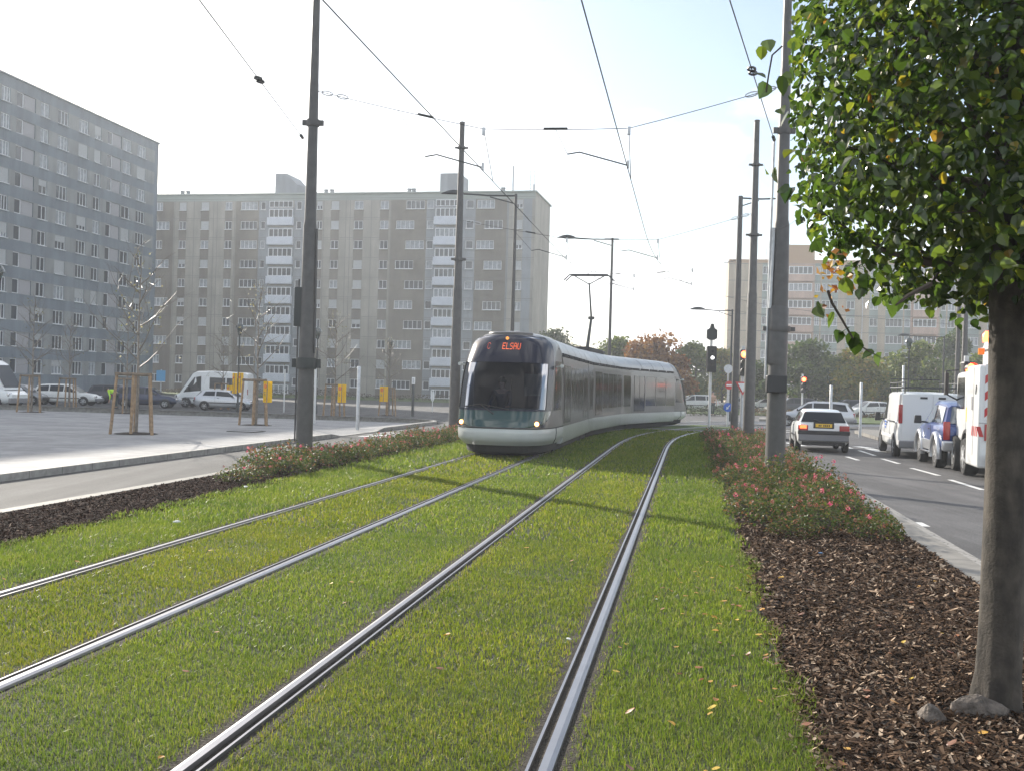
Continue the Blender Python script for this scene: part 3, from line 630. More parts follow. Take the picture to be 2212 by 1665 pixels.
class Facade:
    """local axes: x along the facade (left to right seen from outside), y outward, z up"""
    def __init__(s, P0, P1, z0, z1, depth, name, label, cat='building'):
        s.P0, s.P1 = Vector((*P0, 0)), Vector((*P1, 0)); d = s.P1-s.P0; s.L = d.length; s.d = d.normalized(); s.n = Vector((s.d.y, -s.d.x, 0)); s.z0, s.z1 = z0, z1; s.depth = depth
        s.root = thing(name, label, cat, (s.P0.x, s.P0.y, 0), math.atan2(s.d.y, s.d.x)); s.root.scale = (1, -1, 1); s.holes = []; s.zones = []; s.dm = 0; s.cache = {}; s.count = {}; s.over = {}
    def u(s, px, py):                       # facade coordinate behind a surveyed mark
        r = ray(px, py); q = Vector((r.x, r.y, 0)); den = q.x*s.n.x+q.y*s.n.y; t = (s.P0.x*s.n.x+s.P0.y*s.n.y)/den
        return (q*t-s.P0).dot(s.d)
    def zone(s, u0, u1, z0, z1, mi): s.zones.append((u0, u1, z0, z1, mi))
    def hole(s, u0, u1, z0, z1): s.holes.append((u0, u1, z0, z1))
    def wall(s, mats, rv=.16):
        us = sorted({0.0, s.L}|{round(max(0, min(s.L, q)), 3) for h in s.holes+[z[:4] for z in s.zones] for q in h[:2]}); zs = sorted({s.z0, s.z1}|{round(max(s.z0, min(s.z1, q)), 3) for h in s.holes+[z[:4] for z in s.zones] for q in h[2:4]})
        b = MB(); nu = len(us); vs = [(u, 0, z) for z in zs for u in us]; fs, ms = [], []
        for j in range(len(zs)-1):
            zm = (zs[j]+zs[j+1])/2
            for i in range(nu-1):
                um = (us[i]+us[i+1])/2
                if any(h[0] < um < h[1] and h[2] < zm < h[3] for h in s.holes): continue
                mi = 0
                for z in s.zones:
                    if z[0] < um < z[1] and z[2] < zm < z[3]: mi = z[4]
                fs.append((j*nu+i, j*nu+i+1, (j+1)*nu+i+1, (j+1)*nu+i)); ms.append(mi)
        b.v = vs; b.f = fs; b.m = ms
        for u0, u1, z0, z1 in s.holes:
            A = [(u0, 0, z0), (u1, 0, z0), (u1, 0, z1), (u0, 0, z1)]; B_ = [(p[0], -rv-.1, p[2]) for p in A]
            b.add(A+B_, [(0, 4, 5, 1), (1, 5, 6, 2), (2, 6, 7, 3), (3, 7, 4, 0)])
        d = -s.depth; c = [(0, 0, s.z0), (s.L, 0, s.z0), (s.L, d, s.z0), (0, d, s.z0)]; c += [(x, y, s.z1) for x, y, _ in c]
        b.add(c, [(1, 2, 6, 5), (2, 3, 7, 6), (3, 0, 4, 7), (4, 5, 6, 7)], mi=s.dm)
        return b.build('wall', mats, s.root)
    def window(s, nm, uc, zc, w, h, panes, glass, y=-.1, fw=.07, sill=True):
        """one window: frame as part, its panes as sub-part"""
        key = (nm, round(w, 2), round(h, 2), panes)
        if key not in s.cache:
            b = MB(); b.box((0, 0, h/2-fw/2), (w, .08, fw)); b.box((0, 0, -h/2+fw/2), (w, .08, fw))
            for k in range(panes+1):
                x = -w/2+fw/2+(w-fw)*k/panes; b.box((x, .0, 0), (fw, .076, h-2*fw))
            if sill: b.box((0, .14, -h/2-.035), (w+.1, .24, .06))
            g = MB(); g.box((0, -.03, 0), (w-.02, .02, h-.02)); s.cache[key] = [b, g, None, {}]
        c = s.cache[key]; n = s.count.get(nm, 0); s.count[nm] = n+1
        if n >= 98:                         # the rest of this kind as one part
            s.over.setdefault(nm, []).append((c, uc, y, zc, glass)); return
        if c[2] is None:
            o = c[0].build(nm, M['frame'], s.root); c[2] = o
        else:
            o = c[2].copy(); COL.objects.link(o); o.parent = s.root
        o.location = (uc, y, zc)
        if glass not in c[3]:
            p = c[1].build('pane', M[glass], o); c[3][glass] = p
        else:
            p = c[3][glass].copy(); COL.objects.link(p); p.parent = o
        return o
    def finish(s):
        for nm, L_ in s.over.items():
            b = MB(); gl = sorted({q[4] for q in L_})
            for c, uc, y, zc, g in L_:
                T = Matrix.Translation((uc, y, zc)); b.add(c[0].v, c[0].f, 0, T); b.add(c[1].v, c[1].f, 1+gl.index(g), T)
            kind(b.build(nm, [M['frame']]+[M[g] for g in gl], s.root), 'stuff')
    def shutter(s, uc, zc, w, h, drop=1.0):
        hh = h*drop; b = MB(); n = max(3, int(hh/.11))
        for k in range(n): b.box((uc, -.05-(k % 2)*.008, zc+h/2-hh*(k+.5)/n), (w-.03, .03, hh/n*.98))
        b.build('shutter', M['shutter'], s.root)
rg = random.Random(5)
def pick(p=.35): return 'curtain' if rg.random() < p else 'pane'
# ---- blue-grey block on the left, long face parallel to the tram line
bl = Facade((-60.6, 59.3), (-46.7, 138.2), -.47, 31.7, 13, 'apartment_building', 'blue-grey apartment block with flat roof at the left edge of the picture')
zc0 = 29.8
cols = [('w', 3, 22), ('l', 36, 77), ('s', 87, 105), ('w', 125, 147), ('w', 170, 190), ('s', 204, 218), ('l', 232, 262), ('s', 265, 282), ('w', 296, 314)]
cu = []
for t, a, c in cols:
    y = 230+(.45*(a+c)/2); cu.append((t, bl.u(a, y), bl.u(c, y+.45*(c-a)/2)))
w0 = cu[0][1]
for t, off, w in (('w', -3.4, 1.7), ('s', -5.6, 1.0), ('l', -9.6, 3.0), ('w', -12.6, 1.7)): cu += [(t, w0+off-k*13.6, w0+off-k*13.6+w) for k in range(3)]
for k in range(11):
    zc = zc0-2.75*k
    bl.zone(0, bl.L-.9, zc-.8, zc+.8, 1)
    for t, u0, u1 in cu:
        if u0 < .2 or u1 > bl.L: continue
        h = 1.5; z0, z1 = zc-h/2, zc+h/2; w = u1-u0; uc = (u0+u1)/2; bl.hole(u0, u1, z0, z1)
        if t == 'l':
            bl.window('loggia_door', u0+w*.17, zc, w*.34, h, 1, 'pane', sill=False); b = MB(); b.box((u0+w*.67, -.12, zc), (w*.64, .05, h-.02)); b.box((u0+w*.67, -.09, zc-.1), (w*.5, .03, h*.6)); b.build('loggia_panel', M['loggia_p'], bl.root)
        else:
            r = rg.random(); hi = k < 3
            bl.window('window', uc, zc, w, h, 3 if t == 'w' else 2, 'curtain' if hi and r < .75 else pick(.25))
            if r > .84: bl.shutter(uc, zc, w, h, rg.choice((1, 1, .45, .7)))
bl.wall([M['bluewall'], M['blueband']]); bl.finish()
b = MB(); b.box((bl.L/2, -6.5, 31.78), (bl.L+.3, 13.3, .16)); b.build('roof_edge', M['bluewall'], bl.root)
# ---- beige block in the middle
be = Facade((-58.5, 161), (2.55, 148.2), -.47, 28.7, 12, 'apartment_building', 'long beige and brown apartment block with white balcony columns behind the tram')
be.dm = 0; yy = 449
def U(x): return be.u(x, yy-.014*(x-440))
zt = 27.05; FH = 2.85
light2 = [(388, 403), (435, 452), (487, 502), (685, 697), (716, 733), (766, 785), (822, 840)]
be.zone(0, be.L, 27.75, 28.7, 3)
for a, c in ((300, 376), (510, 560), (846, 922), (1028, 1096)): be.zone(U(a), U(c), -.4, 27.75, 1)
for a, c in ((560, 584), (636, 660), (922, 943), (990, 1028), (1096, 1100), (1131, 1150)): be.zone(U(a), U(c), -.4, 27.75, 2)
for a, c in light2: be.zone(U(a)-.05, U(c)+.05, -.4, 27.7, 1)
for k in range(10):
    zc = zt-FH*k
    for x in (-.2,): be.zone(0, be.L, zc+.98, zc+1.04, 4); be.zone(0, be.L, zc+.74, zc+.77, 4)
for x in (378, 420, 462, 470, 508, 660, 700, 748, 757, 803, 845, 1098): be.zone(U(x)-.04, U(x)+.04, -.4, 27.75, 4)
lg = [(584, 635), (943, 993)]
for k in range(10):
    zc = zt-FH*k; odd = k % 2 == 0
    cols = [('2', a, c) for a, c in light2]+[('2', 1115, 1130), ('4', 521, 557)]
    cols += [('4', 327, 352), ('4', 878, 918), ('4', 1031, 1069)] if odd else [('4', 334, 367), ('4', 857, 896), ('4', 1048, 1087)]
    cols += [('q', 564, 574), ('q', 641, 652), ('q', 923.5, 937.5), ('q', 1008, 1024)]
    for t, a, c in cols:
        u0, u1 = U(a), U(c); h = 1.2 if t != 'q' else 1.15; w = u1-u0; uc = (u0+u1)/2; r = rg.random()
        be.hole(u0, u1, zc-h/2, zc+h/2)
        if t == '2' and r < .34:
            be.window('window', uc, zc, w, h, 2, 'pane'); be.shutter(uc, zc, w, h, rg.choice((1, 1, 1, .55)))
        else: be.window('window' if t != 'q' else 'small_window', uc, zc, w, h, {'2': 2, '4': 4, 'q': 1}[t], pick(.45 if t == '4' else .2))
    for a, c in lg:
        u0, u1 = U(a), U(c); w = u1-u0; zl = zc-1.05
        if k == 0: be.window('loggia_window', (u0+u1)/2, zc+.16, w, .95, 5, 'pane', .3, .09, False)
        be.window('loggia_window', (u0+u1)/2, zl-.12, w, 1.25, 5, pick(.12), .3, .1, False)
        if k < 9:
            b = MB(); b.box(((u0+u1)/2, .45, zl-1.3), (w+.3, .5, 1.08)); b.box(((u0+u1)/2, .42, zl-1.87), (w+.34, .46, .08)); b.build('balcony', M['railing'], be.root)
        b = MB(); b.box(((u0+u1)/2, .13, zl-.12), (w+.2, .22, 1.6)); b.build('loggia_wall', M['be_blue'], be.root)
be.wall([M['be_light'], M['be_brown'], M['be_blue'], M['be_fascia'], M['joint']]); be.finish()
b = MB(); b.box((be.L/2, -6, 28.77), (be.L+.4, 12.5, .18)); b.build('roof_edge', M['be_fascia'], be.root)
for a, c, h in ((584, 650, 3.2), (943, 986, 2.9)):
    b = MB(); u0, u1 = U(a), U(c); p = [(u0, 0), (u1, 0), (u1, 1.2), (u1-(u1-u0)*.28, 1.5), (u1-(u1-u0)*.62, h), (u0, h)] if a < 600 else [(u0, 0), (u1, 0), (u1, h), (u0, h)]
    b.prism(p, 5, Matrix.Translation((0, -1.5, 28.86)) @ Matrix.Rotation(PI/2, 4, 'X')); b.build('lift_housing', M['be_blue'], be.root)
for x in (385, 397, 697, 710, 878, 888, 1082): MB().lathe([(.3, 0), (.3, .5), (.36, .55), (.36, .7)], 8, (U(x), -1.2, 28.86)).build('roof_vent', M['be_blue'], be.root)
b = MB(); b.box((U(1094.5), -4, 31), (.22, .22, 4.4)); b.build('antenna_mast', M['galv'], be.root)
b = MB()
for q in (-.3, .3): b.tube([(U(1137)+q, -4, 28.8), (U(1137)+q, -4, 32.6)], .05, 6)
for q in range(6): b.tube([(U(1137)-.3, -4, 29.3+q*.6), (U(1137)+.3, -4, 29.3+q*.6)], .04, 5)
b.box((U(1137)+.3, -3.9, 30), (.3, .25, .9)); b.build('antenna_mast', M['galv'], be.root)
# ---- warm beige block on the right, behind the trees
ri = Facade((36.5, 182), (98, 172.5), -.3, 24.3, 12, 'apartment_building', 'warm beige apartment block with teal panels and pink balconies behind the crossing')
def UR(x): return ri.u(x, 660-.005*(x-1700))
ri.zone(0, ri.L, 23.7, 24.3, 4)
rc = [('2', 1646, 1661), ('L', 1702, 1753), ('2', 1760, 1770), ('4', 1775, 1809), ('2', 1829, 1846), ('2', 1879, 1896), ('4', 1914, 1950), ('q', 1955, 1967), ('L', 1973, 2023), ('q', 2033, 2043), ('2', 2048, 2063), ('4', 2082, 2115), ('2', 2135, 2150), ('2', 2180, 2195)]
for t, a, c in rc:
    if t == 'L': ri.zone(UR(a)-.4, UR(c)+.4, 0, 23.7, 2)
    else: ri.zone(UR(a)-.06, UR(c)+.06, 0, 23.7, 1)
for k in range(8): ri.zone(0, ri.L, 22.5-2.85*k+1.0, 22.5-2.85*k+1.1, 3)
for k in range(8):
    zc = 22.5-2.85*k
    for t, a, c in rc:
        u0, u1 = UR(a), UR(c); w = u1-u0; uc = (u0+u1)/2; h = 1.35
        if t == 'L':
            ri.window('loggia_window', uc, zc, w, h, 5, pick(.3), .3, .12, False); b = MB(); b.box((uc, .4, zc-1.3), (w+.3, .5, 1.15)); b.build('balcony', M['or_pink'], ri.root)
            b = MB(); b.box((uc, .12, zc), (w+.2, .2, 1.6)); b.build('loggia_wall', M['or_brown'], ri.root)
        else:
            ri.hole(u0, u1, zc-h/2, zc+h/2); ri.window('window', uc, zc, w, h, {'2': 2, '4': 4, 'q': 1}[t], pick(.4))
ri.wall([M['or_beige'], M['or_teal'], M['or_pink'], M['joint'], M['or_brown']]); ri.finish()
b = MB(); b.box(((UR(1690)+UR(1758))/2, -4, 25.6), (UR(1758)-UR(1690), 7, 2.6)); b.build('lift_housing', M['or_brown'], ri.root)
b = MB(); b.tube([(UR(1655), -3, 24.3), (UR(1655), -3, 26.6)], .06, 6); b.tube([(UR(1648), -3, 25.4), (UR(1664), -3, 25.4)], .04, 6); b.build('antenna_mast', M['galv'], ri.root)
b = MB(); b.tube([(UR(1863), .1, 0), (UR(1863), .1, 23.7)], .09, 6); b.build('downpipe', M['galv'], ri.root)
# ================================================================ POLES, WIRES, SIGNALS
def cat_pole(base, h, r0, r1, label, extra=None):
    t = thing('catenary_pole', label, 'pole', base, 0, 'steel poles carrying the tram wires')
    b = MB(); st_ = [0, .42, .43, .75, .76, 1.0]; rs = [1, .72, .68, .36, .33, .0]
    prof = [(r1+(r0-r1)*(1-q), q*h) for q in (0, .12, .4)]
    prof = [(r0, 0), (r0*.97, h*.1), (r1+(r0-r1)*.66, h*.46), (r1+(r0-r1)*.5, h*.47), (r1+(r0-r1)*.26, h*.74), (r1+(r0-r1)*.22, h*.745), (r1, h)]
    b.lathe(prof, 20); b.build('pole_shaft', M['pole'], t, 30)
    b = MB(); b.lathe([(r1+.012, h-.02), (r1+.012, h+.02), (.02, h+.05)], 16); b.build('cap', M['pole'], t, 40)
    return t
def rr(h, r0, r1, z): return r1+(r0-r1)*max(0, 1-z/h)
PL = {}
def pole_at(nm, px, py, h, d0, d1, label, top=None):
    p = at(px, py, -.01); PL[nm] = (p, h, d0/2, d1/2, cat_pole(p, h, d0/2, d1/2, label)); return PL[nm][4]
pl = pole_at('A', 656, 992, 11.0, .365, .14, 'tall grey steel pole in the left rose bed, nearest of the left poles')
pB = pole_at('B', 980, 933, 11.1, .39, .18, 'grey steel pole standing right beside the left front of the tram')
pR = pole_at('C', 1673, 1036, 11.0, .4, .13, 'thick grey steel pole with black cable box in the right rose bed')
pR2 = pole_at('D', 1616, 956, 11.0, .4, .18, 'plain grey steel pole just left of the thick pole with cable box')
def collar(t, z, r, h=.1, arms=True, m='pole'):
    b = MB(); b.lathe([(r+.03, z-h/2), (r+.035, z), (r+.03, z+h/2)], 16)
    if arms:
        for s in (-1, 1): b.box((s*(r+.07), 0, z), (.1, .07, h*.8))
    return b.build('clamp_collar', M[m], t, 40)
# cable sleeve, conduits and clamps on the near poles
collar(pl, 7.3, .11, .14); collar(pl, 2.08, .19, .24, m='lampdark')
b = MB(); b.box((-.2, .02, 3.3), (.17, .22, .85)); b.build('cable_box', M['lampdark'], pl, 30, .015)
b = MB(); b.tube([(-.205, -.02, .4), (-.2, -.02, 3.9)], .018, 6); b.tube([(.17, -.05, 2.3), (.15, -.04, 5.0)], .03, 8); b.build('conduit', M['pole'], pl, 40)
collar(pR, 6.95, .1, .14); collar(pR, 3.0, .2, .1)
b = MB(); b.lathe([(.205, 2.3), (.205, 3.4), (.17, 3.46)], 20, (-.02, 0, 0)); b.build('cable_sleeve', M['pole'], pR, 30)
b = MB(); b.box((-.07, -.2, 1.9), (.4, .16, .34)); b.build('cable_box', M['black'], pR, 30, .02)
b = MB(); b.tube([(-.2, -.06, 3.4), (-.18, -.06, 4.5), (-.17, -.06, 5.0)], .035, 8); b.tube([(-.25, -.03, 2.0), (-.23, -.02, 3.4), (-.2, -.02, 6.8)], .026, 8); b.build('conduit', M['galv'], pR, 40)
collar(pB, 6.2, .15, .1); collar(pB, 10.2, .12, .08); collar(pR2, 9.5, .12, .08); collar(pR2, 7.1, .16, .08)
# ---- arched street lamps on tapered masts
def mast_lamp(px, base_py, Y, h, side, label, arm=1.75, d=.2, two=False, grp='street lamps on tall tapered masts'):
    p = dep(px, base_py, Y); p.z = -.1
    t = thing('street_lamp', label, 'street lamp', p, 0, grp)
    b = MB(); b.lathe([(d/2, 0), (d*.38, h*.6), (d*.3, h)], 12); b.build('mast', M['lampdark'] if Y > 60 else M['pole'], t, 40)
    for sd in ((side, -side) if two else (side,)):
        b = MB(); b.tube([(0, 0, h-.08), (sd*arm*.55, 0, h-.1), (sd*arm, 0, h-.06)], .035, 6); b.tube([(0, 0, h-.42), (sd*arm*.5, 0, h-.16)], .026, 6); b.build('arm', M['lampdark'], t, 40)
        b = MB(); P = []
        for i in range(8):
            q = i/7; x = sd*(arm+q*.95); w = .17*math.sin(PI*min(1, q*.95+.08))+.02; zt_ = .17*math.sin(PI*min(1, .12+q*.86)); P.append([(x, w*math.cos(a), h-.06+zt_*max(0, math.sin(a))-.03*max(0, -math.sin(a))) for a in fr(0, 2*PI, 13)[:-1]])
        b.grid(P, closed=True); b.add(P[0], [tuple(range(12))]); b.add(P[-1], [tuple(range(12))]); b.build('lamp_head', M['lampdark'], t, 40)
    return t
mast_lamp(1103, 838, 45, 9.9, -1, 'grey mast lamp with long arm and domed head in front of the beige apartment block', 2.2)
mast_lamp(1314, 842, 57, 9.85, -1, 'slim mast lamp with flat oval head rising behind the tram roof beside the pantograph', 2.0)
ld = mast_lamp(1588, 848, 43.5, 9.8, 1, 'grey mast lamp with bare arm to the right, standing left of the plain steel pole', 1.5, .32)
PL['E'] = (ld.location.copy(), 9.8, .15, .08, ld)
mast_lamp(1577, 849, 66, 6.9, -1, 'distant mast lamp half hidden behind the mast beside the red signal', 1.7, .18)
mast_lamp(2036, 862, 76, 6.2, -1, 'distant slim mast lamp in front of the warm beige block left of the tree trunk', 2.4, .18)
for px, lb in ((2066, 'thin distant steel pole left of its thicker twin, near the truck'), (2081, 'pale distant steel pole rising behind the truck, right of its thinner twin')):
    p = dep(px, 862, 60); p.z = -.1; t = cat_pole(p, 9.6, .14 if px < 2070 else .2, .1, lb)
for px, Y, lb in ((2145, 42, 'pale steel pole mostly hidden by the trunk of the near tree'),):
    p = dep(px, 864, Y); p.z = -.1; cat_pole(p, 9, .12, .07, lb)
# ---- lantern lamps
def lantern(p, h, label, sp=1.0):
    t = thing('lantern_lamp', label, 'lantern lamp', p, 0, 'old-style lantern lamps')
    b = MB(); b.lathe([(.11, 0), (.11, .5), (.06, .6), (.045, h-.9), (.06, h-.85), (.04, h-.8)], 10); b.build('post', M['lampdark'], t, 40)
    b = MB(); b.lathe([(.05, h-.8), (.09, h-.76), (.2, h-.34), (.2, h-.32)], 8); b.build('lantern_glass', M['cglass'], t, 40)
    b = MB(); b.lathe([(.26, h-.33), (.25, h-.28), (.17, h-.12), (.06, h-.05), (.05, h), (.02, h+.06)], 12); b.build('hood', M['hoodm'], t, 50)
    b = MB(); b.lathe([(.03, h-.74), (.05, h-.66), (.05, h-.6)], 8); b.build('bulb', M['offwhite'], t, 50)
    return t
M['hoodm'] = mat('lamp_hood', (.06, .07, .065), .22, .4, coat=.5)
lantern(plz(513, 889), 5.5, 'dark lantern lamp carrying yellow panels in front of the beige block, between van and pole')
for px, Y, h, lb in ((683, 66, 5.4, 'dark lantern lamp just right of the nearest left pole'), (840, 80, 5.5, 'small dark lantern lamp on the plaza right of the yellow signs on a stake frame'), (-13, 36, 5.4, 'lantern lamp cut by the left edge of the picture')):
    p = dep(px, 838, Y); p.z = plaza_z(Y); lantern(p, h, lb)
for px, Y, h, lb in ((1961, 66, 5.5, 'dark lantern lamp standing behind the white delivery van'), (1825, 118, 5.3, 'small distant lantern lamp before the autumn trees on the right')):
    p = dep(px, 858, Y); p.z = -.09; lantern(p, h, lb)
# ---- white posts
def post(p, h, d, label, m='galv', top=None):
    t = thing('post', label, 'post', p, 0, 'slim upright posts at the plaza and crossing')
    b = MB(); b.lathe([(d/2, 0), (d/2, h-.02), (d*.4, h)], 10); b.build('shaft', M[m], t, 40)
    if top: top(t, h)
    return t
post(plz(772, 928), 2.32, .13, 'pale metal post at the dropped kerb of the plaza')
post(plz(613, 890), 2.75, .09, 'thin white post on the plaza behind the stake frame with a yellow panel', 'offwhite')
p = dep(681, 838, 46); p.z = plaza_z(46); post(p, 2.7, .1, 'white post showing just right of the nearest left pole', 'offwhite')
def whitebox(t, h):
    b = MB(); b.box((0, 0, h+.22), (.2, .12, .44)); b.build('sign_box', M['sign_white'], t, None, .01)
    b = MB(); b.box((0, -.064, h+.22), (.1, .01, .3)); b.build('sign_slot', M['galv'], t)
post(plz(891, 899), 2.0, .17, 'black post topped by a white box on the far plaza corner', 'lampdark', whitebox)
def loop(t, h):
    b = MB(); pts = [(.12*math.cos(a), 0, h-.3+.42*math.sin(a)) for a in fr(0, 2*PI, 17)]; b.tube(pts, .03, 6); b.box((0, 0, h-.3), (.19, .02, .6)); b.build('sign_plate', M['sign_white'], t)
p = dep(935, 838, 80); p.z = -.45; post(p, 1.55, .07, 'small white sign post near the foot of the beige block', 'offwhite', loop)
for px, py, h, lb in ((1795, 868, 2.2, 'thin pale post rising above the roof of the white hatchback'), (1860, 908, 2.35, 'thick pale post on the grass verge left of the white van'), (1950, 880, 3.6, 'pale post behind the roof rack of the white van')):
    p = dep(px, 860, 46 if px != 1950 else 62); p.z = -.08; post(p, h*46/46 if px != 1950 else h, .12, lb)
# ---- signals and signs
def disc(b, c, r, d=.02, n=20, mi=0, nrm=(0, -1, 0)):
    c = Vector(c); b.tube([c, c+Vector(nrm)*d], r, n, mi)
sg = at(1531, 940, 0); t = thing('tram_signal', 'white-posted tram signal with black box showing one white dot, right of the tram', 'tram signal', sg)
kz_ = sg.y/2300
b = MB(); b.lathe([(.055, 0), (.055, 4.25)], 10); b.build('post', M['offwhite'], t, 40)
b = MB(); b.box((0, -.1, 2.95), (.36, .24, 1.0)); b.box((-.0, -.1, 3.0), (.4, .05, .86)); b.build('signal_head', M['black'], t, None, .02)
b = MB(); disc(b, (0.02, -.222, 3.0), .055); b.build('lit_lamp', M['wlamp'], t)
b = MB(); disc(b, (0.02, -.222, 3.25), .05); disc(b, (0.02, -.222, 2.75), .05); b.build('dark_lens', M['dglass'], t)
b = MB(); b.prism([(-.2, -.16), (-.1, -.23), (.1, -.23), (.2, -.16), (.2, .16), (.09, .23), (.05, .4), (-.05, .4), (-.09, .23), (-.2, .16)], .12, Matrix.Translation((0, -.02, 3.92)) @ Matrix.Rotation(PI/2, 4, 'X')); b.build('upper_box', M['lampdark'], t)
def traffic_light(p, h, label, sign=None, hd=1.0, post_m='galv', sc=1.0):
    t = thing('traffic_light', label, 'traffic light', p, 0, 'road traffic lights showing red')
    b = MB(); b.lathe([(.06*sc, 0), (.06*sc, h+.15)], 10); b.build('post', M[post_m], t, 40)
    b = MB(); b.box((0, -.14, h-.47*sc), (.3*sc, .22, .94*sc)); b.build('signal_head', M['black'], t, None, .04)
    for k in range(3):
        z = h-.17*sc-.3*k*sc; b = MB(); disc(b, (0, -.252, z), .125*sc, .012); b.build('lit_lamp' if k == 0 else 'dark_lens', M['redglow'] if k == 0 else M['dglass'], t)
        if k == 0: b = MB(); disc(b, (0, -.266, z), .055*sc, .006); b.build('lamp_core', M['redhot'], t)
        b = MB(); P = [[(.14*sc*math.cos(a), y, z+.14*sc*math.sin(a)) for a in fr(-.2, PI+.2, 12)] for y in (-.24, -.42)]; b.grid(P); b.build('visor', M['black'], t, 60)
    return t
p = dep(1603, 850, 42); p.z = -.08
h = 1.72+(849.5-760)/2300*42; tl = traffic_light(p, h+.1, 'red traffic light above a give-way triangle, between two grey poles', sc=1.1)
b = MB(); zc = 1.72+(850-838)/2300*42+.08; tri = lambda r, z0: [(-r*.95, r*.55), (r*.95, r*.55), (0, -r*1.1)]
X90 = Matrix.Rotation(PI/2, 4, 'X')
b.prism(tri(.31, 0), .02, Matrix.Translation((0, -.1, zc)) @ X90); s_ = b.build('give_way_sign', M['sign_red'], tl)
b = MB(); b.prism(tri(.215, 0), .012, Matrix.Translation((0, -.118, zc)) @ X90); b.build('sign_face', M['sign_white'], s_)
p = dep(1733, 853, 60); p.z = -.08; traffic_light(p, 2.75, 'small distant red traffic light on a white post beyond the white hatchback', post_m='offwhite', sc=.95)
p = dep(2081, 862, 27.0); p.z = -.08; p.x += .05; traffic_light(p, 2.72, 'red traffic light partly hidden by the white truck', sc=1.05)
# no-entry, round mandatory and grey sign backs beyond the signal
def round_sign(px, py, Y, r, m, label, bar=None, h0=-.08, cat='road sign'):
    p = dep(px, py, Y); zc = p.z; p.z = h0; t = thing('road_sign', label, cat, p, 0)
    b = MB(); b.lathe([(.035, 0), (.035, zc-h0+r*.8)], 8); b.build('post', M['galv'], t, 40)
    b = MB(); disc(b, (0, -.05, zc-h0), r, .015, 24); f = b.build('sign_plate', M[m], t, 30)
    if bar: bar(f, r, zc-h0)
    return t
def nobar(f, r, z): b = MB(); b.box((0, -.068, z), (r*1.4, .008, r*.38)); b.build('white_bar', M['sign_white'], f)
def arrow(f, r, z):
    b = MB(); T = Matrix.Translation((0, -.066, z)) @ Matrix.Rotation(.7, 4, 'Y') @ X90; b.prism([(-r*.1, r*.6), (r*.1, r*.6), (r*.1, -r*.1), (r*.35, -r*.1), (0, -r*.65), (-r*.35, -r*.1), (-r*.1, -r*.1)], .01, T); b.build('white_arrow', M['sign_white'], f)
round_sign(1575, 832, 58, .23, 'sign_red', 'red round no-entry sign with white bar left of the red traffic light', nobar)
round_sign(1572, 879, 52, .22, 'sign_blue', 'small round blue arrow sign near the ground by the grey masts', arrow)
round_sign(1573, 797, 58.5, .24, 'galv', 'grey back of a round sign above the red no-entry sign')
p = dep(348, 812, 74); z = p.z; p.z = -.45; t = thing('road_sign', 'square pale blue sign on the car park before the beige block', 'road sign', p); b = MB(); b.lathe([(.04, 0), (.04, z+.9)], 8); b.build('post', M['galv'], t); b = MB(); b.box((0, -.06, z+.45), (.62, .02, .75)); b.build('sign_plate', mat('pale_blue_sign', (.1, .3, .5), .5), t)
# ---- overhead wires
def wire(name, pts, r, label, cat, grp=None, m='wire', root=None):
    b = MB(); b.tube(pts, r, 5); o = b.build(name, M[m], root, 60)
    return tag(o, label, cat, grp) if root is None else o
def swing(a, b_, sag, n=13): a, b_ = Vector(a), Vector(b_); return [a+(b_-a)*(i/(n-1))-Vector((0, 0, sag*4*(i/(n-1))*(1-i/(n-1)))) for i in range(n)]
# span wires, surveyed at the poles, kinked at each contact wire
ZC = 6.22                                   # height of the contact wires
def span(pts, label, regs=True):
    t = thing('span_wire', label, 'span wire', pts[0], 0, 'span wires between the catenary poles')
    o = pts[0]; q = [p-o for p in pts]; b = MB()
    for a, c in zip(q, q[1:]): b.tube(swing(a, c, .02, 5), .008, 5)
    b.build('cable', M['wire'], t, 60)
    for a, c in ((q[0], q[1]), (q[-1], q[-2])):
        d = (c-a).normalized(); n = d.cross(Vector((0, 1, .01))).normalized()
        for k in (.35, .75): MB().tube([a+d*(.9*k)+d*(.13*math.cos(e))+n*(.045*math.sin(e)) for e in fr(0, 2*PI, 13)], .013, 5).build('turnbuckle', M['galv'], t, 60)
    L1 = q[1]-q[0]; MB().tube([q[0]+L1*.62, q[0]+L1*.71], .028, 6).build('insulator', M['lampdark'], t, 40); m_ = q[1]+(q[2]-q[1])*.42; MB().tube([m_, m_+(q[2]-q[1]).normalized()*.5], .028, 6).build('insulator', M['lampdark'], t, 40)
    return t
def hgt(nm, z): P, h, r0, r1, t = PL[nm]; return Vector((P.x, P.y, z))
LC, RC = -3.05, 0.0
spans = [('A', 8.0, 'C', 7.85, 'nearest span wire crossing the sky between the two near poles'), ('B', 7.6, 'D', 7.85, 'second span wire between the pole beside the tram and the plain right pole'), (None, 7.35, 'E', 7.1, 'third, more distant span wire ending at the mast beside the red signal')]
kn = []
def s_near(P, Q):                           # where the tracks cross the span
    out = []
    for f_ in (tpl, tp):
        best = min(((f_(s)-P).to_2d().cross((Q-P).to_2d())**2, s) for s in fr(10, 60, 1200)); out.append(best[1])
    return out
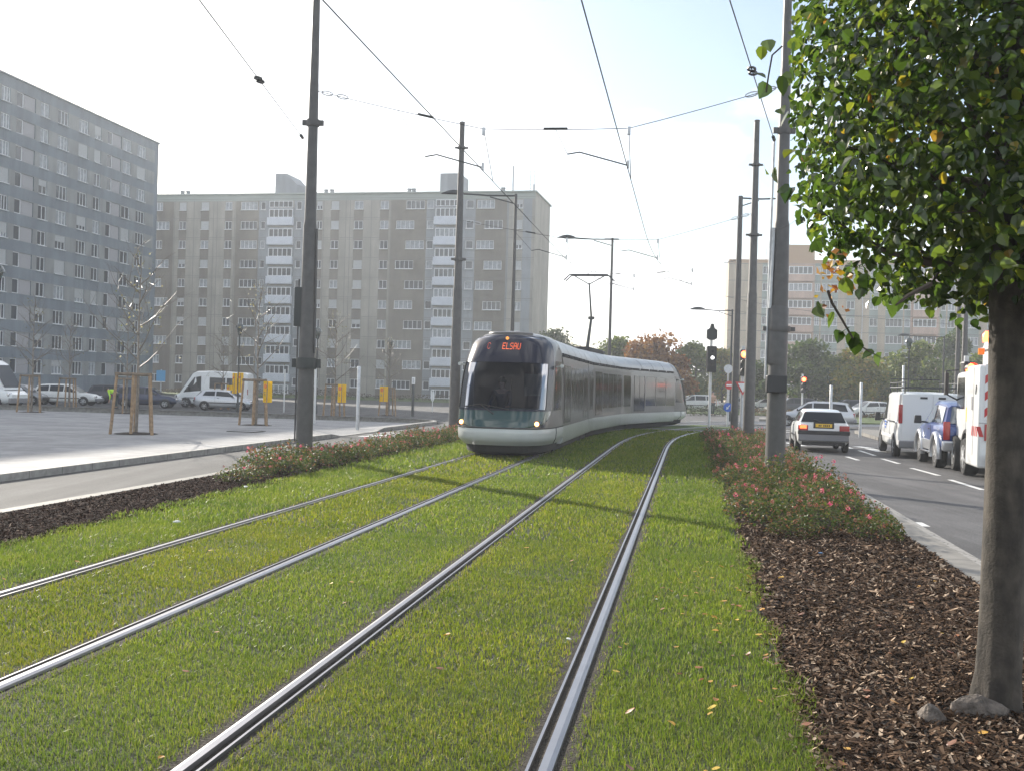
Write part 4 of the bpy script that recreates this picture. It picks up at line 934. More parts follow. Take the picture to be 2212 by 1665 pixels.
for a, za, c, zc, lb in spans:
    Q = hgt(c, zc); P = hgt(a, za) if a else Vector((tp(50, -6.2).x, tp(50, -6.2).y, za))
    sl, sr = s_near(P, Q); k1, k2 = tpl(sl, 0, ZC+.62+(.25 if a == 'A' else 0.1)), tp(sr, RC, ZC+.6+(.22 if a == 'A' else .1))
    span([P, k1, k2, Q], lb); kn.append((sl, sr, k1, k2))
    for s_, o, k in ((sl, LC, k1), (sr, RC, k2)):  # steady arm, droppers and bracket at each crossing
        t = thing('steady_arm', 'thin steady arm holding the contact wire below the '+lb.split(',')[0].replace(' crossing the sky', '').split(' between')[0].split(' ending')[0]+(', over the left track' if o else ', over the right track'), 'steady arm', k, 0, 'steady arms on the span wires')
        b = MB(); f_ = tpl if o else tp; w = f_(s_, 0, ZC+.06)-k; e = f_(s_, -1.25, ZC+.3)-k; e2 = f_(s_, -1.0, ZC+.34)-k; b.tube([e, e2, w], .015, 6); b.build('arm', M['lampdark'], t, 50)
        b = MB(); b.tube([Vector((0, 0, 0)), f_(s_+1.2, 0, ZC)-k], .008, 4); b.build('dropper', M['wire'], t); MB().tube([e, (((P if o else k1)-k)*.5)], .006, 4).build('tie', M['wire'], t)
        b = MB(); b.box((0, 0, -.05), (.07, .07, .16)); b.tube([w+Vector((0, 0, -.06)), w+Vector((0, 0, .1))], .03, 6); b.build('clamp', M['galv'], t)
def contact(o, lb):
    ss = fr(-10, 75, 130); wire('contact_wire', [(tpl if o else tp)(s, 0, ZC) for s in ss], .0095, lb, 'contact wire', 'overhead contact wires')
contact(LC, 'left overhead contact wire above the track the tram is on'); contact(RC, 'right overhead contact wire running above the empty track')
# tension stays of the near poles and the wire above each bed
def stay(a, b_, ins, label):
    t = thing('stay_wire', label, 'stay wire', a, 0, 'slanting stay wires on the near poles'); a, b_ = Vector(a), Vector(b_); d = b_-a
    b = MB(); b.tube([Vector((0, 0, 0)), d], .008, 5); b.build('cable', M['wire'], t, 60)
    for k in ins:
        c = d*k; n = d.normalized(); u = n.cross(Vector((0, 0, 1))).normalized()
        for j in (-.13, .13): MB().tube([c+n*j+n*.12*math.cos(e)+u*.05*math.sin(e) for e in fr(0, 2*PI, 13)], .018, 5).build('turnbuckle', M['lampdark'], t, 60)
    b = MB(); n = d.normalized(); b.tube([n*.12, n*.5], .035, 6); b.build('insulator', M['lampdark'], t, 40)
a = hgt('A', 8.0-.75)+Vector((-.25, -.1, 0)); e = dep(430, 0, 11.5)
a = dep(655, 300, PL['A'][0].y-.3); d = e-a; stay(a, a+d*1.6, (.37,), 'stay wire with a chain link slanting from the nearest left pole to the picture top')
a = dep(1673, 305, PL['C'][0].y-.3); e = dep(1576, 0, 11.5); d = e-a; stay(a, a+d*1.6, (.4,), 'stay wire slanting from the thick right pole to the picture top beside the tree')
# ================================================================ VEHICLES
def lerp_st(S, y, i):
    if y <= S[0][0]: return S[0][i]
    for p, q in zip(S, S[1:]):
        if y <= q[0]: return p[i]+(q[i]-p[i])*(y-p[0])/max(1e-6, q[0]-p[0])
    return S[-1][i]
def wheel(root, x, y, r, w, rim, sg):
    b = MB(); Mx = Matrix.Translation((x, y, r)) @ Matrix.Rotation(PI/2, 4, 'Y')
    b.lathe([(r*.62, -w/2), (r*.93, -w/2), (r, -w*.34), (r, w*.34), (r*.93, w/2), (r*.62, w/2)], 24, mi=0, M=Mx)
    wl = b.build('wheel', M['rubber'], root, 40)
    b = MB(); b.lathe([(r*.64, sg*w*.5), (r*.6, sg*w*.42), (r*.2, sg*w*.46), (r*.16, sg*w*.52), (.01, sg*w*.52)], 24, M=Mx)
    for k in range(5):
        a = k*2*PI/5; b.box((0, 0, 0), (r*.42, r*.13, .012), M=Mx @ Matrix.Translation((r*.4*math.cos(a), r*.4*math.sin(a), sg*w*.49)) @ Matrix.Rotation(a, 4, 'Z'))
    b.build('rim', M[rim], wl, 40)
def car(name, label, cat, loc, heading, sp, group=None):
    t = thing(name, label, cat, loc, heading, group); B, H = sp['body'], sp['house']; pm = M[sp['paint']]; gm = M[sp.get('glass', 'dglass')]
    b = MB(); P = []
    for y, zb, zs, w in B:
        half = [(w*.86, zb), (w*.97, zb+.1), (w, zb+(zs-zb)*.45), (w*.985, zb+(zs-zb)*.72), (w*.955, zs-.05), (w*.9, zs)]
        P.append([(x, y, z) for x, z in half]+[(-x, y, z) for x, z in half[::-1]])
    b.grid(P, closed=True, flip=False); b.add(P[0], [tuple(range(12))[::-1]]); b.add(P[-1], [tuple(range(12))])
    body = b.build('body', pm, t, 32)
    b = MB(); P = []
    wb = lambda y: lerp_st(B, y, 3)*.915; zb_ = lambda y: lerp_st(B, y, 2)-.012
    for y, zr, wr in H:
        k = max(0.0, zr-zb_(y)); e = min(.07, k*.5)
        half = [(wb(y), zb_(y)), (wr+(wb(y)-wr)*(.0 if k > .1 else 1), max(zb_(y), zr-e)), (wr*.9, max(zb_(y), zr-e*.25)), (wr*.45, max(zb_(y), zr))]
        P.append([(x, y, z) for x, z in half]+[(-x, y, z) for x, z in half[::-1]])
    b.grid(P); b.add(P[0], [tuple(range(8))[::-1]]); b.build('roof', pm, t, 32)
    def side(y, q, sg, o=.014):
        zr = lerp_st(H, y, 1); wr = lerp_st(H, y, 2); e = min(.07, (zr-zb_(y))*.5); return (sg*(wb(y)+(wr-wb(y))*q+o), y, zb_(y)+(zr-e-zb_(y))*q)
    for win in sp['win']:
        for sg in (-1, 1):
            q0, q1 = (win[4], win[5]) if len(win) > 4 else (.1, .93)
            b = MB(); a0, a1 = win[0], win[1]; c0, c1 = (win[2], win[3]) if len(win) > 2 else (a0, a1)
            b.add([side(a0, q0, sg), side(a1, q0, sg), side(c1, q1, sg), side(c0, q1, sg)], [(0, 1, 2, 3)]); b.build('side_window', gm, t)
    def pane(i, j, q0, q1, ww, nm, n):      # glass between two house stations
        A, C = H[i], H[j]; pa, pc = Vector((0, A[0], A[1])), Vector((0, C[0], C[1])); d = pc-pa; nn = Vector((0, n, .5)).normalized()*.03
        if A[1] < zb_(A[0])+.02: pa.z = zb_(A[0])
        w0, w1 = (wb(A[0])*ww, C[2]*ww); p0, p1 = pa+d*q0+nn, pa+d*q1+nn; k0, k1 = w0+(w1-w0)*q0, w0+(w1-w0)*q1
        b = MB(); b.add([(-k0, p0.y, p0.z), (k0, p0.y, p0.z), (k1, p1.y, p1.z), (-k1, p1.y, p1.z)], [(0, 1, 2, 3)]); return b.build(nm, gm, t)
    pane(len(H)-1, len(H)-2, .08, .93, .9, 'windscreen', 1)
    if sp.get('rear', True): pane(0, 1, *sp.get('rq', (.1, .9)), sp.get('rw', .86), 'rear_window', -1)
    r, ys, tw, ww = sp['wheels']
    for y in ys:
        wy = lerp_st(B, y, 3)
        for sg in (-1, 1):
            b = MB(); R = r*1.17; n = 18; a = [PI*k/n for k in range(n+1)]; pts = [(y+R*math.cos(q), r+R*math.sin(q)) for q in a]+[(y-R, lerp_st(B, y, 1)-.02), (y+R, lerp_st(B, y, 1)-.02)]
            b.prism(pts, .01, Matrix(((0, 0, sg, sg*(wy-.004)), (1, 0, 0, 0), (0, 1, 0, 0), (0, 0, 0, 1)))); b.build('wheel_arch', M['black'], t)
            if sp.get('flare'):
                b = MB(); b.tube([(sg*(wy+.0), y+(R+.05)*math.cos(q), r+(R+.05)*math.sin(q)) for q in fr(-.25, PI+.25, 15)], .075, 8); b.build('arch_flare', M['silver'], t, 60)
            wheel(t, sg*(wy-ww/2+.016), y, r, ww, sp.get('rim', 'alloy'), sg)
    for nm, c, d, m in sp['bits']:
        for sg in ((-1, 1) if c[0] else (1,)):
            b = MB(); b.box((sg*c[0], c[1], c[2]), d); b.build(nm, M[m], t, 30, min(d)*.22)
    for p0, p1 in sp.get('mirror', []):
        for sg in (-1, 1):
            b = MB(); c = Vector(p0); c.x *= sg; b.box(c, p1, taper=.85); b.box((c.x-sg*p1[0]*.6, c.y, c.z-p1[2]*.3), (p1[0], .05, .05)); b.build('mirror', M[sp.get('mm', 'black')], t, 30, .02)
    return t
for nm, c, k in (('silver', (.5, .51, .53), .7), ('p_blue', (.025, .06, .22), .3), ('p_dark', (.02, .022, .03), .2), ('p_navy', (.02, .03, .07), .3), ('p_grey', (.2, .21, .22), .5)): M[nm] = mat('paint_'+nm.replace('p_', ''), c, .3, k, coat=.5)
M['bumper'] = mat('grey_bumper', (.2, .2, .21), .5); M['tail'] = mat('tail_lens', (.35, .02, .02), .2, coat=.5); M['brake'] = mat('brake_light', (.8, .1, .03), .3, emit=(1, .12, .03, 2)); M['amber'] = mat('amber_lens', (.7, .25, .02), .3)
hatch = dict(paint='white', wheels=(.285, (-1.2, 1.18), .7, .17), rim='alloy', mm='black', rq=(.05, .93), rw=.95,
    body=[(-1.86, .36, .62, .7), (-1.83, .3, .88, .77), (-1.7, .24, .93, .79), (-1.2, .22, .94, .795), (0, .2, .92, .8), (.75, .22, .9, .795), (1.4, .26, .78, .77), (1.72, .3, .68, .72), (1.85, .36, .55, .62)],
    house=[(-1.72, .93, .7), (-1.42, 1.28, .57), (-1.1, 1.33, .57), (-.2, 1.345, .57), (.3, 1.31, .56), (1.0, .88, .66)],
    win=[(-1.35, -.55, -1.18, -.55), (-.47, .72, -.47, .28)],
    bits=[('bumper', (0, -1.86, .47), (1.52, .16, .24), 'bumper'), ('bumper_strip', (0, -1.9, .62), (1.56, .1, .13), 'black'), ('tail_light', (.62, -1.835, .76), (.3, .07, .17), 'tail'), ('number_plate', (0, -1.86, .84), (.5, .02, .11), 'plate_y'), ('plate_recess', (0, -1.845, .85), (.62, .02, .2), 'black'),
          ('bumper', (0, 1.84, .42), (1.4, .14, .22), 'black'), ('headlight', (.52, 1.78, .62), (.3, .12, .14), 'chrome'), ('rear_sill', (0, -1.8, .3), (1.3, .1, .16), 'black'), ('side_strip', (.8, -.1, .5), (.02, 2.0, .06), 'black'), ('exhaust', (.4, -1.84, .25), (.06, .14, .06), 'lampdark'), ('door_seam', (.8, .74, .66), (.012, .012, .46), 'bumper'), ('door_seam', (.8, -.52, .66), (.012, .012, .46), 'bumper'), ('door_handle', (.8, -.3, .8), (.02, .14, .03), 'black')],
    mirror=[((.86, .62, .97), (.16, .08, .12))])
hd = -(TH0+.02)
def put(px, py, z, L_, h=hd): p = at(px, py, z); return p+Vector((-math.sin(h), math.cos(h), 0))*(L_/2)
sx = car('hatchback', 'white hatchback with yellow rear number plate driving away in the right carriageway', 'car', put(1778, 977, -.085, 3.72), hd, hatch)
b = MB(); b.box((-.62, -1.875, .79), (.2, .012, .1)); b.build('brake_light', M['brake'], sx)
b = MB()
for k, x in enumerate((-.14, -.09, .0, .05, .1, .16)): b.box((x, -1.872, .84), (.03, .004, .06))
b.build('plate_marks', M['black'], sx); b = MB(); b.tube([(-.05, -1.75, .95), (-.3, -1.69, 1.02)], .012, 5); b.build('rear_wiper', M['black'], sx)
van = dict(paint='white', wheels=(.33, (-1.5, 1.6), .8, .2), rim='galv', rear=False, mm='black',
    body=[(-2.38, .42, 1.05, .9), (-2.36, .3, 1.08, .94), (-1.5, .26, 1.08, .95), (0, .26, 1.08, .95), (1.5, .28, 1.06, .95), (2.05, .32, 1.0, .93), (2.3, .36, .86, .86), (2.4, .45, .7, .72)],
    house=[(-2.37, 1.9, .79), (-2.2, 1.94, .8), (-.5, 1.97, .81), (.7, 1.96, .8), (1.05, 1.9, .78), (2.0, .98, .8)],
    win=[(.75, 1.7, .75, 1.08, .06, .9)],
    bits=[('rear_door', (.43, -2.385, 1.18), (.84, .02, 1.4), 'white'), ('tail_light', (.88, -2.37, 1.3), (.11, .08, .55), 'tail'), ('bumper', (0, -2.42, .42), (1.86, .14, .22), 'bumper'), ('number_plate', (.12, -2.402, .72), (.5, .01, .11), 'plate_y'), ('door_handle', (.06, -2.4, 1.0), (.05, .02, .16), 'black'), ('high_vent', (.25, -2.4, 1.78), (.2, .012, .06), 'black'),
          ('door_seam', (.957, .62, .95), (.008, .014, 1.2), 'bumper'), ('door_seam', (.955, -.62, .85), (.008, .014, .9), 'bumper'), ('door_handle', (.965, .5, 1.0), (.02, .16, .04), 'black'), ('fuel_flap', (.955, -1.9, .9), (.008, .16, .16), 'offwhite'), ('slide_rail', (.955, -.9, 1.06), (.012, 1.7, .035), 'black'), ('side_strip', (.957, .1, .6), (.012, 2.3, .08), 'offwhite'), ('bumper', (0, 2.38, .45), (1.7, .14, .26), 'bumper'), ('headlight', (.66, 2.26, .82), (.3, .2, .22), 'chrome')],
    mirror=[((1.06, 1.5, 1.15), (.18, .12, .28))])
vt = car('delivery_van', 'white delivery van with roof rack queuing in front of the blue off-roader', 'van', put(2012, 992, -.085, 4.8, hd-.03), hd-.03, van)
b = MB()
for x in (-.75, .75): b.tube([(x, -2.2, 2.08), (x, 1.0, 2.08)], .025, 6); b.tube([(x, -2.2, 2.22), (x, 1.0, 2.22)], .018, 6)
for k in range(9): b.tube([(-.75, -2.2+k*.4, 2.08), (.75, -2.2+k*.4, 2.08)], .02, 5)
for y in (-2.2, -.6, 1.0):
    for x in (-.75, .75): b.tube([(x, y, 1.9), (x, y, 2.24)], .018, 5)
b.tube([(-.75, 1.0, 2.22), (-.75, 1.05, 2.36), (.75, 1.05, 2.36), (.75, 1.0, 2.22)], .018, 5); b.build('roof_rack', M['lampdark'], vt, 60)
b = MB()
for k in range(3): b.box((-.958, .35, 1.02-.09*k), (.008, .42-.1*k, .05))
b.build('side_lettering', M['sign_blue'], vt)
suv = dict(paint='p_blue', wheels=(.38, (-1.2, 1.25), .75, .26), rim='alloy', flare=True, mm='black', glass='cglass2',
    body=[(-2.0, .62, .95, .76), (-1.97, .5, 1.08, .82), (-1.6, .46, 1.13, .84), (0, .42, 1.12, .85), (.8, .44, 1.1, .84), (1.5, .48, 1.04, .82), (1.95, .52, .95, .76), (2.08, .6, .8, .66)],
    house=[(-1.9, 1.1, .76), (-1.7, 1.62, .64), (-1.4, 1.7, .64), (-.1, 1.74, .65), (.15, 1.69, .64), (.95, 1.1, .72)],
    win=[(-1.6, -.55, -1.5, -.55), (-.45, .7, -.45, .1)],
    bits=[('bumper', (0, -2.02, .6), (1.66, .2, .26), 'silver'), ('side_cladding', (.845, 0, .56), (.03, 1.7, .26), 'silver'), ('door_seam', (.85, -.5, .85), (.008, .012, .5), 'black'), ('door_handle', (.86, -.25, .98), (.02, .15, .035), 'black'), ('running_board', (.86, 0, .38), (.14, 1.5, .05), 'chrome'), ('tail_light', (.72, -1.975, .98), (.16, .08, .46), 'tail'), ('spare_wheel_cover', (0, -2.12, 1.0), (.62, .22, .62), 'silver'), ('bumper', (0, 2.06, .62), (1.6, .2, .26), 'silver')],
    mirror=[((.98, .7, 1.2), (.2, .1, .22))])
M['cglass2'] = mat('reflective_car_glass', (.12, .15, .19), .03, spec=1.0, coat=1.0)
car('off_roader', 'dark blue and silver off-roader with wide wheel arches between white van and white truck', 'off-roader', put(2110, 1017, -.085, 4.1, hd-.02), hd-.02, suv)
# ---- municipal truck, mostly behind the tree trunk
tk = thing('utility_truck', 'white municipal truck with red-white stripes and red beacon behind the tree trunk', 'truck', put(2233, 1045, -.085, 0), hd-.06)
b = MB(); b.box((0, .75, 1.42), (2.3, 1.5, 2.25)); b.build('body', M['white'], tk, 30, .05)
b = MB(); b.box((0, 2.0, 1.55), (2.0, 1.0, 1.5)); b.box((0, 3.1, 1.6), (2.05, 1.4, 1.7)); b.build('cab', M['white'], tk, 30, .1)
for sg in (-1, 1): MB().add([(sg*1.031, 2.55, 1.55), (sg*1.031, 3.7, 1.55), (sg*1.031, 3.55, 2.3), (sg*1.031, 2.55, 2.3)], [(0, 1, 2, 3)]).build('side_window', M['dglass'], tk)
b = MB(); b.box((0, 3.805, 1.95), (2.0, .02, .8)); b.build('windscreen', M['dglass'], tk)
b = MB(); b.box((0, 1.5, .5), (1.9, 5.2, .2)); b.build('chassis', M['black'], tk)
b = MB(); b.prism([(0, 2.52), (1.3, 2.52), (1.3, 2.95), (.7, 3.3), (.1, 3.3), (0, 2.95)], 1.7, Matrix(((0, 0, 1, -.85), (1, 0, 0, .1), (0, 1, 0, .05), (0, 0, 0, 1)))); b.build('hopper', M['offwhite'], tk, 30, .03)
b = MB(); b.box((0, .7, 2.93), (1.86, 1.4, .05)); b.tube([(-.93, 0, 2.58), (-.93, 0, 2.95)], .03, 6); b.build('top_rail', M['galv'], tk)
b = MB(); b.lathe([(.09, 0), (.1, .16), (.04, .24)], 12, (-.95, .35, 3.05)); b.build('beacon', M['redglow'], tk, 50)
b = MB(); b.lathe([(.07, 0), (.07, .14)], 10, (-1.02, .6, 2.78)); b.build('amber_lamp', M['amber'], tk, 50)
b = MB(); b.box((-.86, -.012, 1.95), (.34, .016, 1.2)); pnl = b.build('warning_panel', M['sign_white'], tk)
b = MB()
for k in range(-1, 4):
    z = 1.4+k*.36; c = [(-1.03, -.023, z), (-.69, -.023, z+.3), (-.69, -.023, z+.48), (-1.03, -.023, z+.18)]; c = [(x, y, max(1.36, min(2.54, q))) for x, y, q in c]
    if len({q[2] for q in c}) > 2: b.add(c, [(0, 1, 2, 3)])
b.build('red_stripe', M['sign_red'], pnl)
b = MB()
for k in range(9): x = -1.12+k*.2; b.add([(x, -.006, .98), (x+.09, -.006, .98), (x+.02, -.006, 1.2), (x-.07, -.006, 1.2)], [(0, 1, 2, 3)])
for k in range(4): y = .1+k*.2; b.add([(-1.156, y, .98), (-1.156, y+.09, .98), (-1.156, y+.02, 1.2), (-1.156, y-.07, 1.2)], [(0, 1, 2, 3)])
b.build('stripe_band', M['sign_red'], tk)
b = MB(); b.box((-1.012, 2.1, 1.42), (.02, .5, .34)); b.build('yellow_plate', M['yellow'], tk)
b = MB(); disc(b, (-.55, -.0, 1.5), .13, .02); disc(b, (-.95, -.0, 1.18), .06, .02); b.build('round_vent', M['black'], tk)
b = MB(); b.box((-.96, -.02, 1.08), (.12, .03, .36)); b.build('tail_light', M['tail'], tk)
b = MB(); b.box((-1.3, 3.6, 2.15), (.08, .24, .55)); b.tube([(-1.0, 3.7, 2.5), (-1.3, 3.65, 2.48), (-1.3, 3.6, 1.9), (-1.0, 3.7, 1.75)], .025, 6); b.build('mirror', M['black'], tk, 30, .02)
b = MB(); b.box((-1.156, .6, 1.55), (.004, .012, 2.0)); b.box((0, -.004, 1.28), (2.26, .008, .012)); b.tube([(-1.16, .25, 2.1), (-1.17, .25, 1.9)], .012, 5); b.box((-1.155, .75, 1.7), (.006, .2, .3)); b.build('panel_seam', M['bumper'], tk)
for y in (1.95, 3.5):
    for sg in (-1, 1): wheel(tk, sg*.98, y, .44, .3, 'galv', sg)
b = MB(); b.tube([(-1.04, 1.95+.56*math.cos(a), .5+.54*math.sin(a)) for a in fr(.1, PI-.1, 12)], .07, 6); b.build('wheel_arch', M['black'], tk, 60)
# ---- parked cars and vans
estate = dict(paint='offwhite', wheels=(.3, (-1.25, 1.35), .72, .18), rim='galv', rq=(.1, .85),
    body=[(-2.15, .4, .72, .74), (-2.1, .3, .88, .8), (-1.4, .24, .92, .84), (0, .22, .9, .85), (.9, .24, .88, .84), (1.7, .28, .78, .8), (2.1, .34, .62, .72), (2.2, .42, .52, .6)],
    house=[(-2.05, .9, .72), (-1.75, 1.36, .6), (-1.3, 1.42, .6), (0, 1.43, .6), (.3, 1.38, .58), (1.1, .87, .68)],
    win=[(-1.8, -1.0, -1.65, -1.0), (-.92, -.02, -.92, -.02), (.06, .85, .06, .3)],
    bits=[('bumper', (0, 2.18, .42), (1.5, .16, .2), 'bumper'), ('bumper', (0, -2.14, .42), (1.6, .16, .2), 'bumper'), ('headlight', (.58, 2.1, .62), (.34, .12, .14), 'chrome'), ('tail_light', (.68, -2.1, .74), (.2, .08, .2), 'tail'), ('side_strip', (.85, 0, .5), (.02, 2.2, .06), 'black')],
    mirror=[((.92, .8, .95), (.16, .08, .12))])
bus = dict(paint='white', wheels=(.34, (-1.7, 1.75), .8, .2), rim='galv', rear=False, mm='black',
    body=[(-2.6, .45, 1.1, .9), (-2.58, .3, 1.15, .95), (-1, .28, 1.15, .96), (1, .28, 1.15, .96), (1.75, .3, 1.1, .95), (2.3, .34, .98, .9), (2.6, .45, .8, .75)],
    house=[(-2.58, 2.45, .8), (-2.4, 2.55, .82), (0, 2.62, .84), (1.0, 2.58, .82), (1.35, 2.4, .78), (2.2, 1.05, .8)],
    win=[(-2.3, -1.1, -2.3, -1.1, .18, .72), (-1.0, .1, -1.0, .1, .18, .72), (.7, 1.95, .7, 1.2, .06, .78)],
    bits=[('bumper', (0, 2.58, .48), (1.8, .16, .28), 'bumper'), ('headlight', (.7, 2.42, .8), (.3, .16, .2), 'chrome'), ('side_strip', (.965, 0, .7), (.012, 3.4, .08), 'bumper'), ('tail_light', (.86, -2.6, 1.2), (.12, .04, .4), 'tail'), ('bumper', (0, -2.62, .42), (1.8, .12, .2), 'bumper')],
    mirror=[((1.06, 1.6, 1.3), (.18, .12, .3))])
GP = 'vehicles parked beyond the plaza'
def spec(s, paint): d = dict(s); d['paint'] = paint; return d
def parked(sp, paint, px, Y, hdg, label, nm='parked_car', cat='car', z=None):
    p = dep(px, 838, Y); p.z = plaza_z(Y)-.015 if z is None else z
    return car(nm, label, cat, p, hdg, spec(sp, paint), GP if px < 1000 else 'small distant cars beyond the junction')
EA = -PI/2
parked(bus, 'white', -52, 57, EA-.15, 'white van cut off by the left picture edge, front pointing right', 'parked_van', 'van')
parked(hatch, 'p_grey', 45, 72, EA, 'grey small car glimpsed between the edge van and the white estate')
parked(estate, 'offwhite', 146, 73, EA+.05, 'white estate car parked on the plaza behind two stake frames')
parked(estate, 'p_dark', 258, 79, EA+.08, 'black estate car half hidden behind the largest stake frame')
parked(estate, 'p_navy', 318, 72, EA+.1, 'dark navy car beside the largest stake frame, nose pointing right')
parked(bus, 'white', 463, 76, EA+PI, 'white high-roof minibus parked facing left in front of the beige block', 'parked_van', 'minibus')
parked(hatch, 'silver', 489, 70, EA, 'silver small hatchback parked in front of the white minibus')
parked(estate, 'silver', 1760, 58, PI/2-.35, 'silver car crossing the junction behind the roof of the white hatchback', z=-.09)
for px, Y, sp_, pc, hg, lb in ((1655, 95, hatch, 'white', PI/2, 'tiny white car seen between the plain pole and the thick pole'), (1830, 88, estate, 'p_dark', PI/2, 'small dark car on the far side of the junction left of the thick verge post'), (1877, 84, hatch, 'offwhite', PI/2+.3, 'small pale car on the far side of the junction left of the white van'),
        (1605, 100, estate, 'p_grey', PI/2, 'tiny grey car beyond the junction behind the red traffic light'), (1712, 92, estate, 'p_dark', PI/2, 'tiny dark car beyond the junction right of the thick pole'), (1500, 96, estate, 'offwhite', PI/2, 'tiny pale car beyond the rear end of the tram')):
    parked(sp_, pc, px, Y, hg, lb, z=-.06)
# ================================================================ PEOPLE
def skin(name, chains, m, parent=None, lvl=2):
    """chains: list of [(x,y,z,r)...]; points repeated between chains are shared"""
    V, R, E, ix = [], [], [], {}
    for ch in chains:
        prev = None
        for x, y, z, r in ch:
            k = (round(x, 3), round(y, 3), round(z, 3))
            if k not in ix: ix[k] = len(V); V.append((x, y, z)); R.append(r)
            if prev is not None and prev != ix[k]: E.append((prev, ix[k]))
            prev = ix[k]
    me = bpy.data.meshes.new(name); me.from_pydata(V, E, []); me.materials.append(m); o = bpy.data.objects.new(name, me); COL.objects.link(o); o.parent = parent
    md = o.modifiers.new('skin', 'SKIN'); md.use_smooth_shade = True
    for i, r in enumerate(R): sv = me.skin_vertices[0].data[i]; sv.radius = (r, r); sv.use_root = i == 0
    s = o.modifiers.new('sub', 'SUBSURF'); s.levels = s.render_levels = lvl; return o
def hand(p, d, sp_):                        # palm with five short finger chains, pointing along d
    p, d, sp_ = Vector(p), Vector(d).normalized(), Vector(sp_).normalized(); q = p+d*.075; out = [[(*p, .024), (*q, .03)]]
    for k, l in enumerate((.062, .078, .083, .076)):
        a = q+sp_*(-.03+.02*k)+d*.012; out.append([(*q, .03), (*a, .011), (*(a+d*l*.5), .0095), (*(a+d*l), .008)])
    a = p+d*.03-sp_*.035; out.append([(*p, .024), (*a, .013), (*(a+d*.045-sp_*.012), .011)])
    return out
def person(loc, rz, label, jac, tro, bend=0.0, lean=(0, 0), seated=False, armfwd=0.0):
    t = thing('person', label, 'person', loc, rz); cb, sb = math.cos(bend), math.sin(bend); hz = .92
    def T(x, y, z): y2, z2 = y, z-hz; return (x, y2*cb+z2*sb, hz-y2*sb+z2*cb) if z > hz else (x, y, z)
    P = lambda x, y, z, r: (*T(x, y, z), r)
    sp_ = [P(0, 0, .95, .13), P(0, 0, 1.1, .125), P(0, 0, 1.28, .15), P(0, 0, 1.43, .11), P(0, .01, 1.5, .055), P(0, .02, 1.58, .075), P(0, .03, 1.67, .095), P(0, .02, 1.73, .07)]
    ch = [sp_]; arms = []
    for s in (-1, 1):
        if seated: lg = [P(0, 0, .95, .13), (s*.1, .05, .93, .09), (s*.13, .45, .95, .065), (s*.13, .5, .5, .045), (s*.13, .62, .46, .035)]
        else: lg = [P(0, 0, .95, .13), (s*.1, .0, .86, .092), (s*.12, .04+.05*s, .48, .062), (s*.12, -.02+.05*s, .09, .042), (s*.13, .12+.05*s, .04, .035)]
        ch.append(lg); sh = P(s*.19, 0, 1.42, .06); el = P(s*.25, .04+armfwd*.2, 1.16, .042); wr = P(s*.23, .14+armfwd*.35, .96 if not armfwd else 1.05, .03)
        if bend > .6: el = (el[0], el[1]+.02, el[2]-.24, .042); wr = (el[0], el[1]+.06, el[2]-.24, .03); 
        arms.append([P(0, 0, 1.43, .11), sh, el, wr]); ch.append(arms[-1]); ch += hand(wr[:3], (0, .25, -1) if not armfwd else (0, 1, .1), (-s, .15, 0))
    skin('body', ch, M['skin'], t)
    up = lambda q, k: [(x, y, z, r*k) for x, y, z, r in q]
    skin('jacket', [up(sp_[:4], 1.13)]+[up(a, 1.2)[:3]+[tuple(np.array(a[2])*.25+np.array(a[3])*.75)[:3]+(.043,)] for a in arms], jac, t)
    skin('trousers', [[(*c[0][:3], .142)]+up(c[1:4], 1.18) for c in ch[1:] if len(c) == 5 and c[0][3] == .13], tro, t)
    b = MB(); h = Vector(T(0, .0, 1.7)); b.lathe([(.0, .12), (.06, .105), (.1, .05), (.108, -.02), (.085, -.08)][::-1], 12, h); b.build('hair', M['hair'], t, 60)
    b = MB(); hf = lambda x, z: Vector(T(x, .115, z))
    for s in (-1, 1): c = hf(s*.032, 1.675); b.box(c, (.022, .012, .012))
    b.box(hf(0, 1.605), (.045, .012, .008)); b.build('face_features', M['hair'], t)
    b = MB(); c = Vector(T(0, .128, 1.645)); b.box(c, (.024, .04, .04)); b.build('nose', M['skin'], t, 60, .008)
    if not seated:
        b = MB()
        for s in (-1, 1): b.box((s*.125, .05+.05*s, .04), (.09, .27, .08))
        b.build('shoes', M['lampdark'], t, 40, .03)
    return t
p = dep(1540, 846, 78); p.z = -.06; person(p, PI+.3, 'pedestrian in a tan jacket and dark trousers walking beyond the tram signal', M['tan'], M['dcloth'])
p = dep(252, 838, 66); p.z = plaza_z(66); person(p, 1.2, 'worker in a bright hi-vis jacket bending down beside the largest stake frame', M['hivis'], M['dcloth'], 1.25)
d = tpl(26.5)+Vector((-.2, 0, 0)); d.z = .02
person(d+Vector((0, 0, .1)), PI-TH0, 'tram driver in dark jacket seated behind the windscreen', M['navy'], M['navy'], seated=True, armfwd=1.0)
